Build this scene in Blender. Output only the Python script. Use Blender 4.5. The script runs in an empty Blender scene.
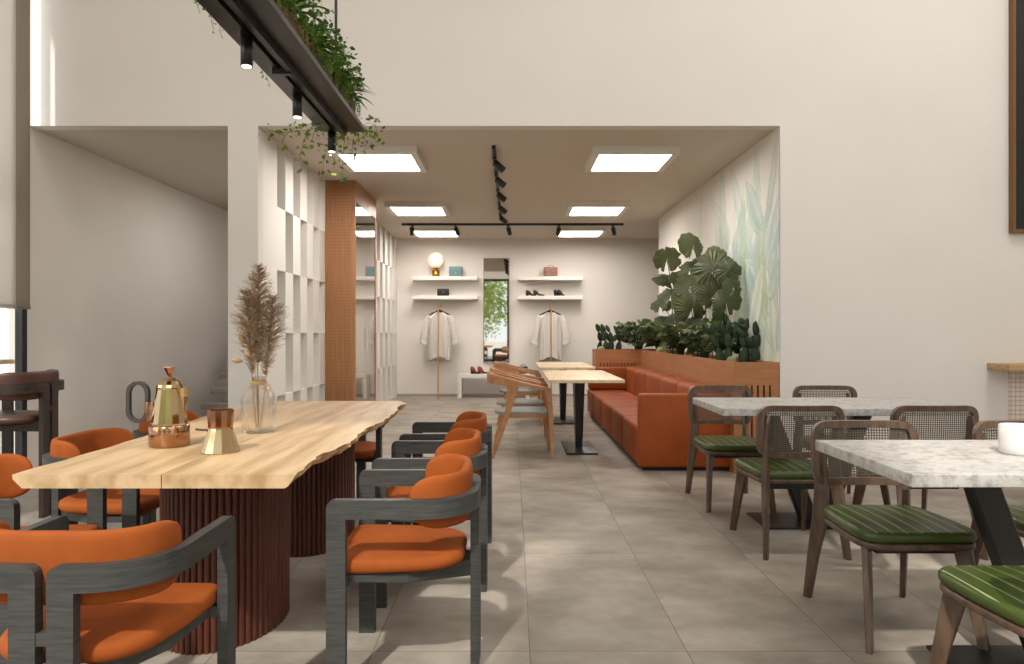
import bpy, math, random
from math import sin, cos, pi, sqrt, radians, exp
from mathutils import Vector, Matrix, Quaternion
random.seed(7)
S = bpy.context.scene
C = bpy.context.collection
F = 714.0; EYE = 1.18
def at(px, py, d):
    return Vector(((px-512)*d/F, d, EYE-(py-332)*d/F))

# ------------------------------------------------------------------ mesh helpers
class MB:
    def __init__(s): s.v = []; s.f = []; s.m = []; s.mi = 0; s.sm = []; s.smooth = False
    def add(s, vs, fs):
        o = len(s.v); s.v += [tuple(v) for v in vs]
        for f in fs: s.f.append(tuple(o+i for i in f)); s.m.append(s.mi); s.sm.append(s.smooth)
        return s
    def box(s, x0, x1, y0, y1, z0, z1, b=0.0):
        if x0 > x1: x0, x1 = x1, x0
        if y0 > y1: y0, y1 = y1, y0
        if z0 > z1: z0, z1 = z1, z0
        if b <= 0:
            v = [(x0,y0,z0),(x1,y0,z0),(x1,y1,z0),(x0,y1,z0),(x0,y0,z1),(x1,y0,z1),(x1,y1,z1),(x0,y1,z1)]
            return s.add(v, [(0,3,2,1),(4,5,6,7),(0,1,5,4),(1,2,6,5),(2,3,7,6),(3,0,4,7)])
        b = min(b, (x1-x0)*.49, (y1-y0)*.49, (z1-z0)*.49)
        c = (x0+x1)/2, (y0+y1)/2, (z0+z1)/2; h = (x1-x0)/2, (y1-y0)/2, (z1-z0)/2
        n = 3; pts = {}; V = []; FF = []
        # rounded box: superposed sphere octants
        seg = 4*n
        def vid(i, j):
            k = (i % seg, j)
            if k not in pts: pts[k] = len(V); V.append(None)
            return pts[k]
        rows = []
        for j in range(2*(n+1)):
            top = j > n; jj = j-(n+1) if top else j
            ph = -pi/2 + (pi/2)*jj/n if not top else (pi/2)*jj/n
            row = []
            for q in range(4):
                for i in range(n+1):
                    th = q*pi/2 + (pi/2)*i/n
                    sx = 1 if q in (0, 3) else -1; sy = 1 if q in (0, 1) else -1
                    row.append((c[0]+sx*(h[0]-b)+b*cos(th)*cos(ph), c[1]+sy*(h[1]-b)+b*sin(th)*cos(ph), c[2]+(1 if top else -1)*(h[2]-b)+b*sin(ph)))
            rows.append(row)
        o = []; nn = 4*(n+1)
        for r in rows: V += r
        for j in range(len(rows)-1):
            for i in range(nn):
                FF.append((j*nn+i, j*nn+(i+1) % nn, (j+1)*nn+(i+1) % nn, (j+1)*nn+i))
        FF.append(tuple(reversed(range(nn)))); FF.append(tuple((len(rows)-1)*nn+i for i in range(nn)))
        sm = s.smooth; s.smooth = True; s.add(V, FF); s.smooth = sm
        return s
    def ring(s, rings, cap0=True, cap1=True, closed=True):
        n = len(rings[0]); V = [p for r in rings for p in r]; FF = []
        for j in range(len(rings)-1):
            for i in range(n if closed else n-1):
                FF.append((j*n+i, j*n+(i+1) % n, (j+1)*n+(i+1) % n, (j+1)*n+i))
        if cap0: FF.append(tuple(reversed(range(n))))
        if cap1: FF.append(tuple((len(rings)-1)*n+i for i in range(n)))
        return s.add(V, FF)
    def lathe(s, prof, c=(0,0,0), seg=24, cap0=True, cap1=True, sx=1, sy=1, flute=0, fn=0):
        R = []
        for r, z in prof:
            R.append([(c[0]+sx*r*cos(2*pi*i/seg)*(1+(fn*cos(flute*2*pi*i/seg+z*90) if r > .04 else 0)), c[1]+sy*r*sin(2*pi*i/seg)*(1+(fn*cos(flute*2*pi*i/seg+z*90) if r > .04 else 0)), c[2]+z) for i in range(seg)])
        return s.ring(R, cap0, cap1)
    def tube(s, pts, r, seg=8, cap=True):
        pts = [Vector(p) for p in pts]; n = len(pts)
        rr = r if isinstance(r, (list, tuple)) else [r]*n
        R = []; up = None
        for i in range(n):
            t = (pts[min(i+1, n-1)]-pts[max(i-1, 0)])
            if t.length < 1e-9: t = Vector((0,0,1))
            t.normalize()
            if up is None:
                up = Vector((0,0,1)) if abs(t.z) < .9 else Vector((1,0,0))
            a = t.cross(up); 
            if a.length < 1e-6: a = t.orthogonal()
            a.normalize(); b = a.cross(t).normalized(); up = b
            R.append([pts[i]+a*rr[i]*cos(2*pi*k/seg)+b*rr[i]*sin(2*pi*k/seg) for k in range(seg)])
        R = [list(reversed(q)) for q in R]
        return s.ring(R, cap, cap)
    def loft(s, pts, A, wa, B, wb):
        # rectangular section posts: centre points, half widths along A and B
        A = Vector(A).normalized(); B = Vector(B).normalized(); R = []
        for i, p in enumerate(pts):
            p = Vector(p); a = wa[i] if isinstance(wa, (list, tuple)) else wa; b = wb[i] if isinstance(wb, (list, tuple)) else wb
            c = min(a, b)*.3
            q = []
            for sa, sb in ((1,1),(-1,1),(-1,-1),(1,-1)):
                if sa*sb > 0: q += [p+A*sa*a+B*sb*(b-c), p+A*sa*(a-c)+B*sb*b]
                else: q += [p+A*sa*(a-c)+B*sb*b, p+A*sa*a+B*sb*(b-c)]
            R.append(q)
        return s.ring(R)
    def slab(s, cells, fn, t):
        # cells: quads in (u,v); fn(u,v,w)->xyz, w=+-t/2; walls built wherever a cell edge is exposed
        idx = {}; V = []
        def vi(p, w):
            k = (round(p[0], 5), round(p[1], 5), w)
            if k not in idx: idx[k] = len(V); V.append(tuple(fn(p[0], p[1], w*t/2)))
            return idx[k]
        FF = []; edges = {}
        for c in cells:
            FF.append(tuple(vi(p, 1) for p in c)); FF.append(tuple(vi(p, -1) for p in reversed(c)))
            for i in range(len(c)):
                a, b = c[i], c[(i+1) % len(c)]
                ka = (round(a[0],5), round(a[1],5)); kb = (round(b[0],5), round(b[1],5))
                if ka == kb: continue
                if (kb, ka) in edges: del edges[(kb, ka)]
                else: edges[(ka, kb)] = (a, b)
        for a, b in edges.values():
            FF.append((vi(b, 1), vi(a, 1), vi(a, -1), vi(b, -1)))
        FF = [f for f in FF if len(set(f)) > 2]
        return s.add(V, FF)
    def build(s, name, mats, parent=None, loc=None, fix=True):
        me = bpy.data.meshes.new(name); me.from_pydata([tuple(v) for v in s.v], [], s.f)
        if not isinstance(mats, (list, tuple)): mats = [mats]
        for m in mats: me.materials.append(m)
        me.polygons.foreach_set('material_index', s.m); me.polygons.foreach_set('use_smooth', s.sm)
        me.update()
        if fix:
            import bmesh
            bm = bmesh.new(); bm.from_mesh(me); bmesh.ops.recalc_face_normals(bm, faces=bm.faces); bm.to_mesh(me); bm.free()
        o = bpy.data.objects.new(name, me); C.objects.link(o)
        if parent: o.parent = parent
        if loc: o.location = loc
        return o

def tag(o, label=None, cat=None, group=None, kind=None):
    if label: o['label'] = label
    if cat: o['category'] = cat
    if group: o['group'] = group
    if kind: o['kind'] = kind
    return o
def thing(name, label, cat, loc=(0,0,0), rz=0, group=None):
    o = bpy.data.objects.new(name, None); C.objects.link(o); o.empty_display_size = .1
    o.location = loc; o.rotation_euler = (0, 0, rz)
    return tag(o, label, cat, group)
def copy_tree(o, loc=None, rz=None, label=None, group=None):
    def cp(a, par):
        c = a.copy(); C.objects.link(c); c.parent = par
        for ch in kids.get(a.name, []): cp(ch, c)
        return c
    kids = {}
    for q in bpy.data.objects:
        if q.parent: kids.setdefault(q.parent.name, []).append(q)
    r = cp(o, None)
    if loc is not None: r.location = loc
    if rz is not None: r.rotation_euler = (0, 0, rz)
    if label: r['label'] = label
    if group: r['group'] = group
    return r
def struct(name, mb, mats, **k): return tag(mb.build(name, mats, **k), kind='structure')

def outline_round(pts, r, n=5):
    # round the corners of a convex polygon
    out = []; N = len(pts)
    for i in range(N):
        p0 = Vector(pts[i-1]).to_2d() if len(pts[i-1]) > 2 else Vector(pts[i-1]); p = Vector(pts[i]); p1 = Vector(pts[(i+1) % N])
        rr = r[i] if isinstance(r, (list, tuple)) else r
        a = (p0-p); b = (p1-p); rr = min(rr, a.length*.49, b.length*.49)
        a = p+a.normalized()*rr; b = p+b.normalized()*rr
        for k in range(n+1):
            t = k/n; out.append(tuple(a*(1-t)**2+p*2*t*(1-t)+b*t*t))
    return out
def inset(poly, d):
    N = len(poly); out = []
    ar = sum(poly[i][0]*poly[(i+1) % N][1]-poly[(i+1) % N][0]*poly[i][1] for i in range(N))
    sg = 1 if ar > 0 else -1
    for i in range(N):
        a = Vector(poly[i-1]); b = Vector(poly[(i+1) % N]); t = (b-a)
        if t.length < 1e-9: t = Vector((1,0))
        t.normalize(); n = Vector((-t.y, t.x))*sg
        out.append((poly[i][0]+n.x*d, poly[i][1]+n.y*d))
    return out
def rinset(poly, d):
    N = len(poly); cx = sum(p[0] for p in poly)/N; cy = sum(p[1] for p in poly)/N; out = []
    for x, y in poly:
        L = sqrt((x-cx)**2+(y-cy)**2); f = max(.1, 1-d/L); out.append((cx+(x-cx)*f, cy+(y-cy)*f))
    return out
def pillow(mb, poly, z0, z1, r, crown=0.0, hfn=None, rings=5):
    # soft cushion: plan outline, rounded edge, gently domed top
    R = []; N = len(poly); cx = sum(p[0] for p in poly)/N; cy = sum(p[1] for p in poly)/N
    for k in range(5):
        a = pi/2*k/4; q = rinset(poly, r*(1-sin(a))); R.append([(x, y, z0+r*(1-cos(a))) for x, y in q])
    for k in range(5):
        a = pi/2*k/4; q = rinset(poly, r*(1-cos(a))); R.append([(x, y, z1-r+r*sin(a)) for x, y in q])
    base = rinset(poly, r)
    for k in range(1, rings+1):
        f = 1-k/rings*.97
        ring = []
        for x, y in base:
            X = cx+(x-cx)*f; Y = cy+(y-cy)*f; h = crown*(1-f*f)
            if hfn: h += hfn(X, Y, f)
            ring.append((X, Y, z1+h))
        R.append(ring)
    sm = mb.smooth; mb.smooth = True; mb.ring(R); mb.smooth = sm
def bez(p0, p1, p2, n):
    return [Vector(p0)*(1-t)**2+Vector(p1)*2*t*(1-t)+Vector(p2)*t*t for t in [i/n for i in range(n+1)]]

# ------------------------------------------------------------------ materials
def lin(h):
    if isinstance(h, str):
        h = h.lstrip('#'); c = [int(h[i:i+2], 16)/255 for i in (0, 2, 4)]
    else: c = [x/255 for x in h]
    return [(x/12.92 if x <= .04045 else ((x+.055)/1.055)**2.4) for x in c]+[1]
def mat(name, col, rough=.6, metal=0, col2=None, scale=8, stretch=(1,1,1), bump=0, bscale=None, coat=0, spec=.5, detail=4, lo=.35, hi=.65, sheen=0, coords='Object', emit=None, es=0, trans=0):
    m = bpy.data.materials.new(name); m.use_nodes = True; nt = m.node_tree; N = nt.nodes; L = nt.links
    b = N['Principled BSDF']; b.inputs['Base Color'].default_value = lin(col); b.inputs['Roughness'].default_value = rough
    b.inputs['Metallic'].default_value = metal; b.inputs['Specular IOR Level'].default_value = spec
    b.inputs['Coat Weight'].default_value = coat
    if sheen: b.inputs['Sheen Weight'].default_value = sheen
    if trans: b.inputs['Transmission Weight'].default_value = trans
    if emit: b.inputs['Emission Color'].default_value = lin(emit); b.inputs['Emission Strength'].default_value = es
    if col2 or bump:
        tc = N.new('ShaderNodeTexCoord'); mp = N.new('ShaderNodeMapping'); mp.inputs['Scale'].default_value = stretch
        L.new(tc.outputs[coords], mp.inputs[0])
        nz = N.new('ShaderNodeTexNoise'); nz.inputs['Scale'].default_value = scale; nz.inputs['Detail'].default_value = detail
        L.new(mp.outputs[0], nz.inputs['Vector'])
        if col2:
            r = N.new('ShaderNodeValToRGB'); r.color_ramp.elements[0].position = lo; r.color_ramp.elements[1].position = hi
            r.color_ramp.elements[0].color = lin(col); r.color_ramp.elements[1].color = lin(col2)
            L.new(nz.outputs[0], r.inputs[0]); L.new(r.outputs[0], b.inputs['Base Color'])
        if bump:
            nb = nz
            if bscale:
                nb = N.new('ShaderNodeTexNoise'); nb.inputs['Scale'].default_value = bscale; nb.inputs['Detail'].default_value = 3; L.new(mp.outputs[0], nb.inputs['Vector'])
            bp = N.new('ShaderNodeBump'); bp.inputs['Strength'].default_value = bump; bp.inputs['Distance'].default_value = .004
            L.new(nb.outputs[0], bp.inputs['Height']); L.new(bp.outputs[0], b.inputs['Normal'])
    return m
def emis(name, col, s):
    m = bpy.data.materials.new(name); m.use_nodes = True; nt = m.node_tree; nt.nodes.clear()
    e = nt.nodes.new('ShaderNodeEmission'); e.inputs[0].default_value = lin(col); e.inputs[1].default_value = s
    o = nt.nodes.new('ShaderNodeOutputMaterial'); nt.links.new(e.outputs[0], o.inputs[0]); return m
def clear_pane(name, tint='#FFFFFF', refl=1.0, rough=0.0):
    m = bpy.data.materials.new(name); m.use_nodes = True; nt = m.node_tree; nt.nodes.clear(); L = nt.links
    t = nt.nodes.new('ShaderNodeBsdfTransparent'); t.inputs[0].default_value = lin(tint)
    g = nt.nodes.new('ShaderNodeBsdfGlossy'); g.inputs['Roughness'].default_value = rough
    fr = nt.nodes.new('ShaderNodeLayerWeight'); fr.inputs[0].default_value = .5
    pw = nt.nodes.new('ShaderNodeMath'); pw.operation = 'POWER'; pw.inputs[1].default_value = 5; L.new(fr.outputs['Facing'], pw.inputs[0])
    mu = nt.nodes.new('ShaderNodeMath'); mu.operation = 'MULTIPLY_ADD'; mu.inputs[1].default_value = .5*refl; mu.inputs[2].default_value = .03; L.new(pw.outputs[0], mu.inputs[0])
    x = nt.nodes.new('ShaderNodeMixShader'); L.new(mu.outputs[0], x.inputs[0]); L.new(t.outputs[0], x.inputs[1]); L.new(g.outputs[0], x.inputs[2])
    o = nt.nodes.new('ShaderNodeOutputMaterial'); L.new(x.outputs[0], o.inputs[0]); return m
def blind_mat(name, col, tr):
    m = bpy.data.materials.new(name); m.use_nodes = True; nt = m.node_tree; nt.nodes.clear(); L = nt.links
    d = nt.nodes.new('ShaderNodeBsdfDiffuse'); d.inputs[0].default_value = lin(col)
    t = nt.nodes.new('ShaderNodeBsdfTranslucent'); t.inputs[0].default_value = lin(col)
    x = nt.nodes.new('ShaderNodeMixShader'); x.inputs[0].default_value = tr; L.new(d.outputs[0], x.inputs[1]); L.new(t.outputs[0], x.inputs[2])
    o = nt.nodes.new('ShaderNodeOutputMaterial'); L.new(x.outputs[0], o.inputs[0]); return m

WALL = mat('warm_white_plaster', '#E3DDD8', .85, col2='#DFD9D3', scale=1.2, lo=.3, hi=.7)
CEIL = mat('ceiling_paint', '#CDC4B8', .9)
WHITE = mat('white_lacquer', '#DDD9D3', .45)
LATT = mat('lattice_paint', '#E4E0DA', .6)
DKMETAL = mat('black_metal', '#191919', .38, spec=.5)
DKMETAL2 = mat('dark_bronze_metal', '#2C2724', .3, metal=.6, col2='#3A332E', scale=3, stretch=(4,.5,4))
FRAMEB = mat('window_frame_black', '#1E1F20', .5)
ORANGE = mat('orange_upholstery', '#964B19', .8, col2='#8E4516', scale=14, bump=.08, bscale=420, spec=.25)
SOFAOR = mat('sofa_orange_leather', '#98491A', .6, col2='#8E4316', scale=5, bump=.05, bscale=60, spec=.3)
GREYW = mat('grey_stained_oak', '#353534', .5, col2='#464643', scale=7, stretch=(1.5,1.5,22), bump=.05, bscale=30, spec=.4)
DARKW = mat('dark_walnut', '#2E231D', .42, col2='#3F3129', scale=8, stretch=(2,2,16), bump=.1)
REED = mat('red_brown_reeded_wood', '#4A2417', .42, col2='#5E3020', scale=9, stretch=(6,6,.7), bump=.1)
BROWNW = mat('brown_ash_wood', '#4A382C', .4, col2='#66503F', scale=7, stretch=(5,5,1), bump=.08, coat=.15)
BROWNW2 = mat('light_ash_edge', '#7D6348', .4, col2='#937655', scale=7, stretch=(4,4,1))
CANEM = mat('grey_cane', '#5C5448', .6)
GREEN = None
OAK = mat('natural_oak_slab', '#C6A883', .42, col2='#A3845C', scale=3.6, stretch=(4.2,.5,3), bump=.06, detail=10, lo=.4, hi=.66)
OAKEDGE = mat('oak_live_edge', '#C2A47B', .6, col2='#8F6E48', scale=9, stretch=(1,2,6), bump=.5, detail=7)
PALEW = mat('pale_ash_top', '#DCC8A6', .45, col2='#CDB48D', scale=4, stretch=(5,.6,5), detail=7)
PALEE = mat('pale_ash_edge', '#D2B27C', .5)
WARMW = mat('warm_beech', '#9E6B46', .42, col2='#B4835A', scale=6, stretch=(2,2,2), detail=6)
PLANTW = mat('planter_beech', '#AF774C', .55, col2='#A26B42', scale=3, stretch=(1,1,9), detail=7)
SLOT = mat('planter_inside', '#4A2E1E', .8)
SOIL = mat('soil', '#2B2119', .95, col2='#3B2E22', scale=40)
GREYC = mat('grey_seat_fabric', '#8B8A86', .85, bump=.1, bscale=300)
LEATHB = mat('brown_leather', '#5A382A', .4, col2='#4C2F24', scale=9)
COPPER = mat('copper', '#AD8262', .14, metal=1)
STEELG = mat('warm_polished_steel', '#C7AC84', .1, metal=1)
GREYPL = mat('grey_handle', '#403E3B', .8, spec=.2)
GOLD = mat('brass', '#B98A3A', .25, metal=1)
BRASSP = mat('brass_pole', '#C29A66', .45, metal=.4)
CERAM = mat('white_ceramic', '#DCD9D5', .25, coat=.3)
SHIRT = mat('ivory_shirt', '#D6D1C8', .85)
BLKFAB = mat('charcoal_felt', '#2A2A27', .8)
TEAL = mat('teal_leather', '#5F7F86', .5, col2='#557479', scale=60)
BLKLEA = mat('black_leather', '#1A1918', .4)
PINKLEA = mat('rose_brown_leather', '#875F52', .5, col2='#946C5F', scale=30)
TANLEA = mat('tan_leather', '#8A3A18', .35)
MIRROR = mat('mirror_glass', '#E6E6E2', .02, metal=1)
PANELGLASS = mat('smoked_mirror_glass', '#C4C0BA', .04, metal=.9)
LAMPG = mat('lit_globe', '#FFF4E0', .3, emit='#FFE7C2', es=.45)
PANELEM = emis('light_panel', '#FFF7EE', 22.0)
SPOTEM = emis('spot_disc', '#FFF1DC', 6.0)
PLUME = mat('dry_plume', '#A98E70', .9, col2='#866C52', scale=30)
PLUME2 = mat('bunny_tail', '#A28A68', .9)
STRAW = mat('straw_stem', '#9B8055', .8)
TROUGH = mat('trough_wood', '#4B2A1B', .6, col2='#6A3E28', scale=5, stretch=(3,3,12))
CACT = mat('cactus_green', '#1B2E17', .6, col2='#24391C', scale=12)
CACT2 = mat('pale_cactus', '#8C8A62', .8, col2='#A5A178', scale=40)
TRUNK = mat('plant_stem', '#3C4A28', .7)
STONE = mat('outside_paving', '#B9B2A6', .9)
CARCASS = mat('screen_black', '#0B0B0C', .12, spec=.6)
SCREENFR = mat('bronze_picture_frame', '#7A5836', .4, metal=.3)

def leaf_mat(name, a, b, tr=.25, scale=6):
    m = bpy.data.materials.new(name); m.use_nodes = True; nt = m.node_tree; nt.nodes.clear(); L = nt.links
    tc = nt.nodes.new('ShaderNodeTexCoord'); nz = nt.nodes.new('ShaderNodeTexNoise'); nz.inputs['Scale'].default_value = scale; L.new(tc.outputs['Object'], nz.inputs['Vector'])
    r = nt.nodes.new('ShaderNodeValToRGB'); r.color_ramp.elements[0].position = .35; r.color_ramp.elements[1].position = .68
    r.color_ramp.elements[0].color = lin(a); r.color_ramp.elements[1].color = lin(b); L.new(nz.outputs[0], r.inputs[0])
    d = nt.nodes.new('ShaderNodeBsdfPrincipled'); d.inputs['Roughness'].default_value = .5; L.new(r.outputs[0], d.inputs['Base Color'])
    t = nt.nodes.new('ShaderNodeBsdfTranslucent'); L.new(r.outputs[0], t.inputs[0])
    x = nt.nodes.new('ShaderNodeMixShader'); x.inputs[0].default_value = tr; L.new(d.outputs[0], x.inputs[1]); L.new(t.outputs[0], x.inputs[2])
    o = nt.nodes.new('ShaderNodeOutputMaterial'); L.new(x.outputs[0], o.inputs[0]); return m
FANLEAF = leaf_mat('fan_leaf', '#434B2E', '#636A44', .15, 3)
SMLEAF = leaf_mat('rubber_leaf', '#40522F', '#748558', .25, 7)
FERN = leaf_mat('fern_leaf', '#2A4E16', '#6A9038', .3, 14)
IVY = leaf_mat('ivy_leaf', '#4A6A24', '#8CA84A', .35, 14)
TREELF = leaf_mat('tree_leaf', '#7A9A3A', '#C5D273', .6, 1.5)

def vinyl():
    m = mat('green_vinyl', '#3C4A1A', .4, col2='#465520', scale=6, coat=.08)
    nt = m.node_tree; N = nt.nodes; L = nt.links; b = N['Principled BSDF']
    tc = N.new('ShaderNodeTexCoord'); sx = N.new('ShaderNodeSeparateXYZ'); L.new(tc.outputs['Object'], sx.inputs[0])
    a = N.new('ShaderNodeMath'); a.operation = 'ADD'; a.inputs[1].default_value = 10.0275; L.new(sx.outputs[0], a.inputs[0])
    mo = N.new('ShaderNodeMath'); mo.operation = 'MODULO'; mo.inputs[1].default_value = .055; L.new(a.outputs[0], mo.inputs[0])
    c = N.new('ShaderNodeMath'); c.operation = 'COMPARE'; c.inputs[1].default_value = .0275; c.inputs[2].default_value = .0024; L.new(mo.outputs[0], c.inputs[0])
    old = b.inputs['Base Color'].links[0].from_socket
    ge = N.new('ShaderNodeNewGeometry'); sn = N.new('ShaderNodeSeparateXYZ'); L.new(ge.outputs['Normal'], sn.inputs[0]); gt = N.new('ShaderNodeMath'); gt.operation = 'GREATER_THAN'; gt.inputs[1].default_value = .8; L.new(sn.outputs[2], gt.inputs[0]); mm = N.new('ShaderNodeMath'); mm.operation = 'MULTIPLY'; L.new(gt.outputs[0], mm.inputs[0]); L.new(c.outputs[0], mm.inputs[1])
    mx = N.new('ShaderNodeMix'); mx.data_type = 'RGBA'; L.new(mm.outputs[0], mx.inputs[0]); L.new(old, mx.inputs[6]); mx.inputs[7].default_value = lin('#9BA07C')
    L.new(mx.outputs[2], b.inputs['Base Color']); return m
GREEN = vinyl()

def tile_mat():
    m = bpy.data.materials.new('concrete_floor_tiles'); m.use_nodes = True; nt = m.node_tree; N = nt.nodes; L = nt.links; b = N['Principled BSDF']
    tc = N.new('ShaderNodeTexCoord'); sx = N.new('ShaderNodeSeparateXYZ'); L.new(tc.outputs['Object'], sx.inputs[0])
    def joint(axis, off, per, w):
        a = N.new('ShaderNodeMath'); a.operation = 'ADD'; a.inputs[1].default_value = 100*per-off+per/2; L.new(sx.outputs[axis], a.inputs[0])
        mo = N.new('ShaderNodeMath'); mo.operation = 'MODULO'; mo.inputs[1].default_value = per; L.new(a.outputs[0], mo.inputs[0])
        c = N.new('ShaderNodeMath'); c.operation = 'COMPARE'; c.inputs[1].default_value = per/2; c.inputs[2].default_value = w; L.new(mo.outputs[0], c.inputs[0])
        fl = N.new('ShaderNodeMath'); fl.operation = 'DIVIDE'; fl.inputs[1].default_value = per
        a2 = N.new('ShaderNodeMath'); a2.operation = 'ADD'; a2.inputs[1].default_value = 100*per-off; L.new(sx.outputs[axis], a2.inputs[0]); L.new(a2.outputs[0], fl.inputs[0])
        f2 = N.new('ShaderNodeMath'); f2.operation = 'FLOOR'; L.new(fl.outputs[0], f2.inputs[0])
        return c, f2
    cx, ix = joint(0, .066, .58, .0022); cy, iy = joint(1, 2.639, 1.161, .0022)
    mx = N.new('ShaderNodeMath'); mx.operation = 'MAXIMUM'; L.new(cx.outputs[0], mx.inputs[0]); L.new(cy.outputs[0], mx.inputs[1])
    cb = N.new('ShaderNodeCombineXYZ'); L.new(ix.outputs[0], cb.inputs[0]); L.new(iy.outputs[0], cb.inputs[1])
    wn = N.new('ShaderNodeTexWhiteNoise'); wn.noise_dimensions = '3D'; L.new(cb.outputs[0], wn.inputs['Vector'])
    # cloudy cement, shifted per tile
    va = N.new('ShaderNodeVectorMath'); va.operation = 'MULTIPLY_ADD'; va.inputs[1].default_value = (9, 9, 9); L.new(wn.outputs['Color'], va.inputs[0]); L.new(tc.outputs['Object'], va.inputs[2])
    mp = N.new('ShaderNodeMapping'); mp.inputs['Scale'].default_value = (1.1, 1.5, 1); L.new(va.outputs[0], mp.inputs[0])
    n1 = N.new('ShaderNodeTexNoise'); n1.inputs['Scale'].default_value = 2.2; n1.inputs['Detail'].default_value = 8; n1.inputs['Roughness'].default_value = .62; L.new(mp.outputs[0], n1.inputs['Vector'])
    r = N.new('ShaderNodeValToRGB'); r.color_ramp.elements[0].position = .3; r.color_ramp.elements[1].position = .72
    r.color_ramp.elements[0].color = lin('#786E63'); r.color_ramp.elements[1].color = lin('#AEA497'); L.new(n1.outputs[0], r.inputs[0])
    mj = N.new('ShaderNodeMix'); mj.data_type = 'RGBA'; L.new(mx.outputs[0], mj.inputs[0]); L.new(r.outputs[0], mj.inputs[6]); mj.inputs[7].default_value = lin('#6E655B')
    L.new(mj.outputs[2], b.inputs['Base Color'])
    b.inputs['Specular IOR Level'].default_value = .4
    rr = N.new('ShaderNodeMapRange'); rr.inputs[3].default_value = .42; rr.inputs[4].default_value = .62; L.new(n1.outputs[0], rr.inputs[0]); L.new(rr.outputs[0], b.inputs['Roughness'])
    return m
FLOORM = tile_mat()

def terrazzo():
    m = bpy.data.materials.new('white_grey_terrazzo'); m.use_nodes = True; nt = m.node_tree; N = nt.nodes; L = nt.links; b = N['Principled BSDF']
    tc = N.new('ShaderNodeTexCoord')
    n0 = N.new('ShaderNodeTexNoise'); n0.inputs['Scale'].default_value = 26; n0.inputs['Detail'].default_value = 6; n0.inputs['Roughness'].default_value = .7; L.new(tc.outputs['Object'], n0.inputs['Vector'])
    r = N.new('ShaderNodeValToRGB'); r.color_ramp.elements[0].position = .36; r.color_ramp.elements[0].color = lin('#969089'); r.color_ramp.elements[1].position = .54; r.color_ramp.elements[1].color = lin('#BFBBB7')
    L.new(n0.outputs[0], r.inputs[0]); L.new(r.outputs[0], b.inputs['Base Color']); b.inputs['Roughness'].default_value = .4
    return m
TERR = terrazzo()

def mosaic():
    m = bpy.data.materials.new('white_mosaic_red_grout'); m.use_nodes = True; nt = m.node_tree; N = nt.nodes; L = nt.links; b = N['Principled BSDF']
    tc = N.new('ShaderNodeTexCoord'); mp = N.new('ShaderNodeMapping'); mp.inputs['Rotation'].default_value = (pi/2, 0, 0); L.new(tc.outputs['Object'], mp.inputs[0])
    br = N.new('ShaderNodeTexBrick'); br.offset = 0; br.inputs['Scale'].default_value = 1; br.inputs['Brick Width'].default_value = .038; br.inputs['Row Height'].default_value = .038
    br.inputs['Mortar Size'].default_value = .0022; br.inputs['Color1'].default_value = lin('#DDD6CC'); br.inputs['Color2'].default_value = lin('#E4DED5'); br.inputs['Mortar'].default_value = lin('#C07A66')
    L.new(mp.outputs[0], br.inputs['Vector']); L.new(br.outputs[0], b.inputs['Base Color']); b.inputs['Roughness'].default_value = .3
    return m
MOSAIC = mosaic()

def cabinet_mat():
    m = mat('cabinet_oak', '#B88359', .5, col2='#AA764C', scale=5, stretch=(9,9,.6))
    nt = m.node_tree; N = nt.nodes; L = nt.links; b = N['Principled BSDF']
    tc = N.new('ShaderNodeTexCoord'); w = N.new('ShaderNodeTexWave'); w.bands_direction = 'Z'; w.inputs['Scale'].default_value = 9; w.inputs['Distortion'].default_value = 1.2; w.inputs['Detail'].default_value = 2
    L.new(tc.outputs['Object'], w.inputs['Vector'])
    old = b.inputs['Base Color'].links[0].from_socket
    mx = N.new('ShaderNodeMix'); mx.data_type = 'RGBA'; mx.blend_type = 'MULTIPLY'; mx.inputs[0].default_value = .14; L.new(old, mx.inputs[6]); L.new(w.outputs['Color'], mx.inputs[7]); L.new(mx.outputs[2], b.inputs['Base Color'])
    return m
CABW = cabinet_mat()

def shirt_mat():
    m = mat('striped_cotton', '#D9D4CC', .85); nt = m.node_tree; N = nt.nodes; L = nt.links; b = N['Principled BSDF']
    tc = N.new('ShaderNodeTexCoord'); w = N.new('ShaderNodeTexWave'); w.bands_direction = 'X'; w.inputs['Scale'].default_value = 13
    L.new(tc.outputs['Object'], w.inputs['Vector']); r = N.new('ShaderNodeValToRGB'); r.color_ramp.elements[0].color = lin('#B3ADA5'); r.color_ramp.elements[1].color = lin('#D4CFC7'); r.color_ramp.elements[1].position = .5
    L.new(w.outputs['Fac'], r.inputs[0]); L.new(r.outputs[0], b.inputs['Base Color']); return m
SHIRTM = shirt_mat()

def glassv():
    m = bpy.data.materials.new('vase_glass'); m.use_nodes = True; nt = m.node_tree; nt.nodes.clear(); L = nt.links; N = nt.nodes
    g = N.new('ShaderNodeBsdfGlass'); g.inputs['IOR'].default_value = 1.3; g.inputs['Roughness'].default_value = .02; g.inputs[0].default_value = lin('#FFFFFF')
    tc = N.new('ShaderNodeTexCoord'); v = N.new('ShaderNodeTexVoronoi'); v.inputs['Scale'].default_value = 45; L.new(tc.outputs['Object'], v.inputs['Vector'])
    bp = N.new('ShaderNodeBump'); bp.inputs['Strength'].default_value = .5; bp.inputs['Distance'].default_value = .006; L.new(v.outputs['Distance'], bp.inputs['Height']); L.new(bp.outputs[0], g.inputs['Normal'])
    t = N.new('ShaderNodeBsdfTransparent'); x = N.new('ShaderNodeMixShader'); x.inputs[0].default_value = .32; L.new(g.outputs[0], x.inputs[2]); L.new(t.outputs[0], x.inputs[1])
    o = N.new('ShaderNodeOutputMaterial'); L.new(x.outputs[0], o.inputs[0]); return m
VGLASS = glassv()

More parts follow.
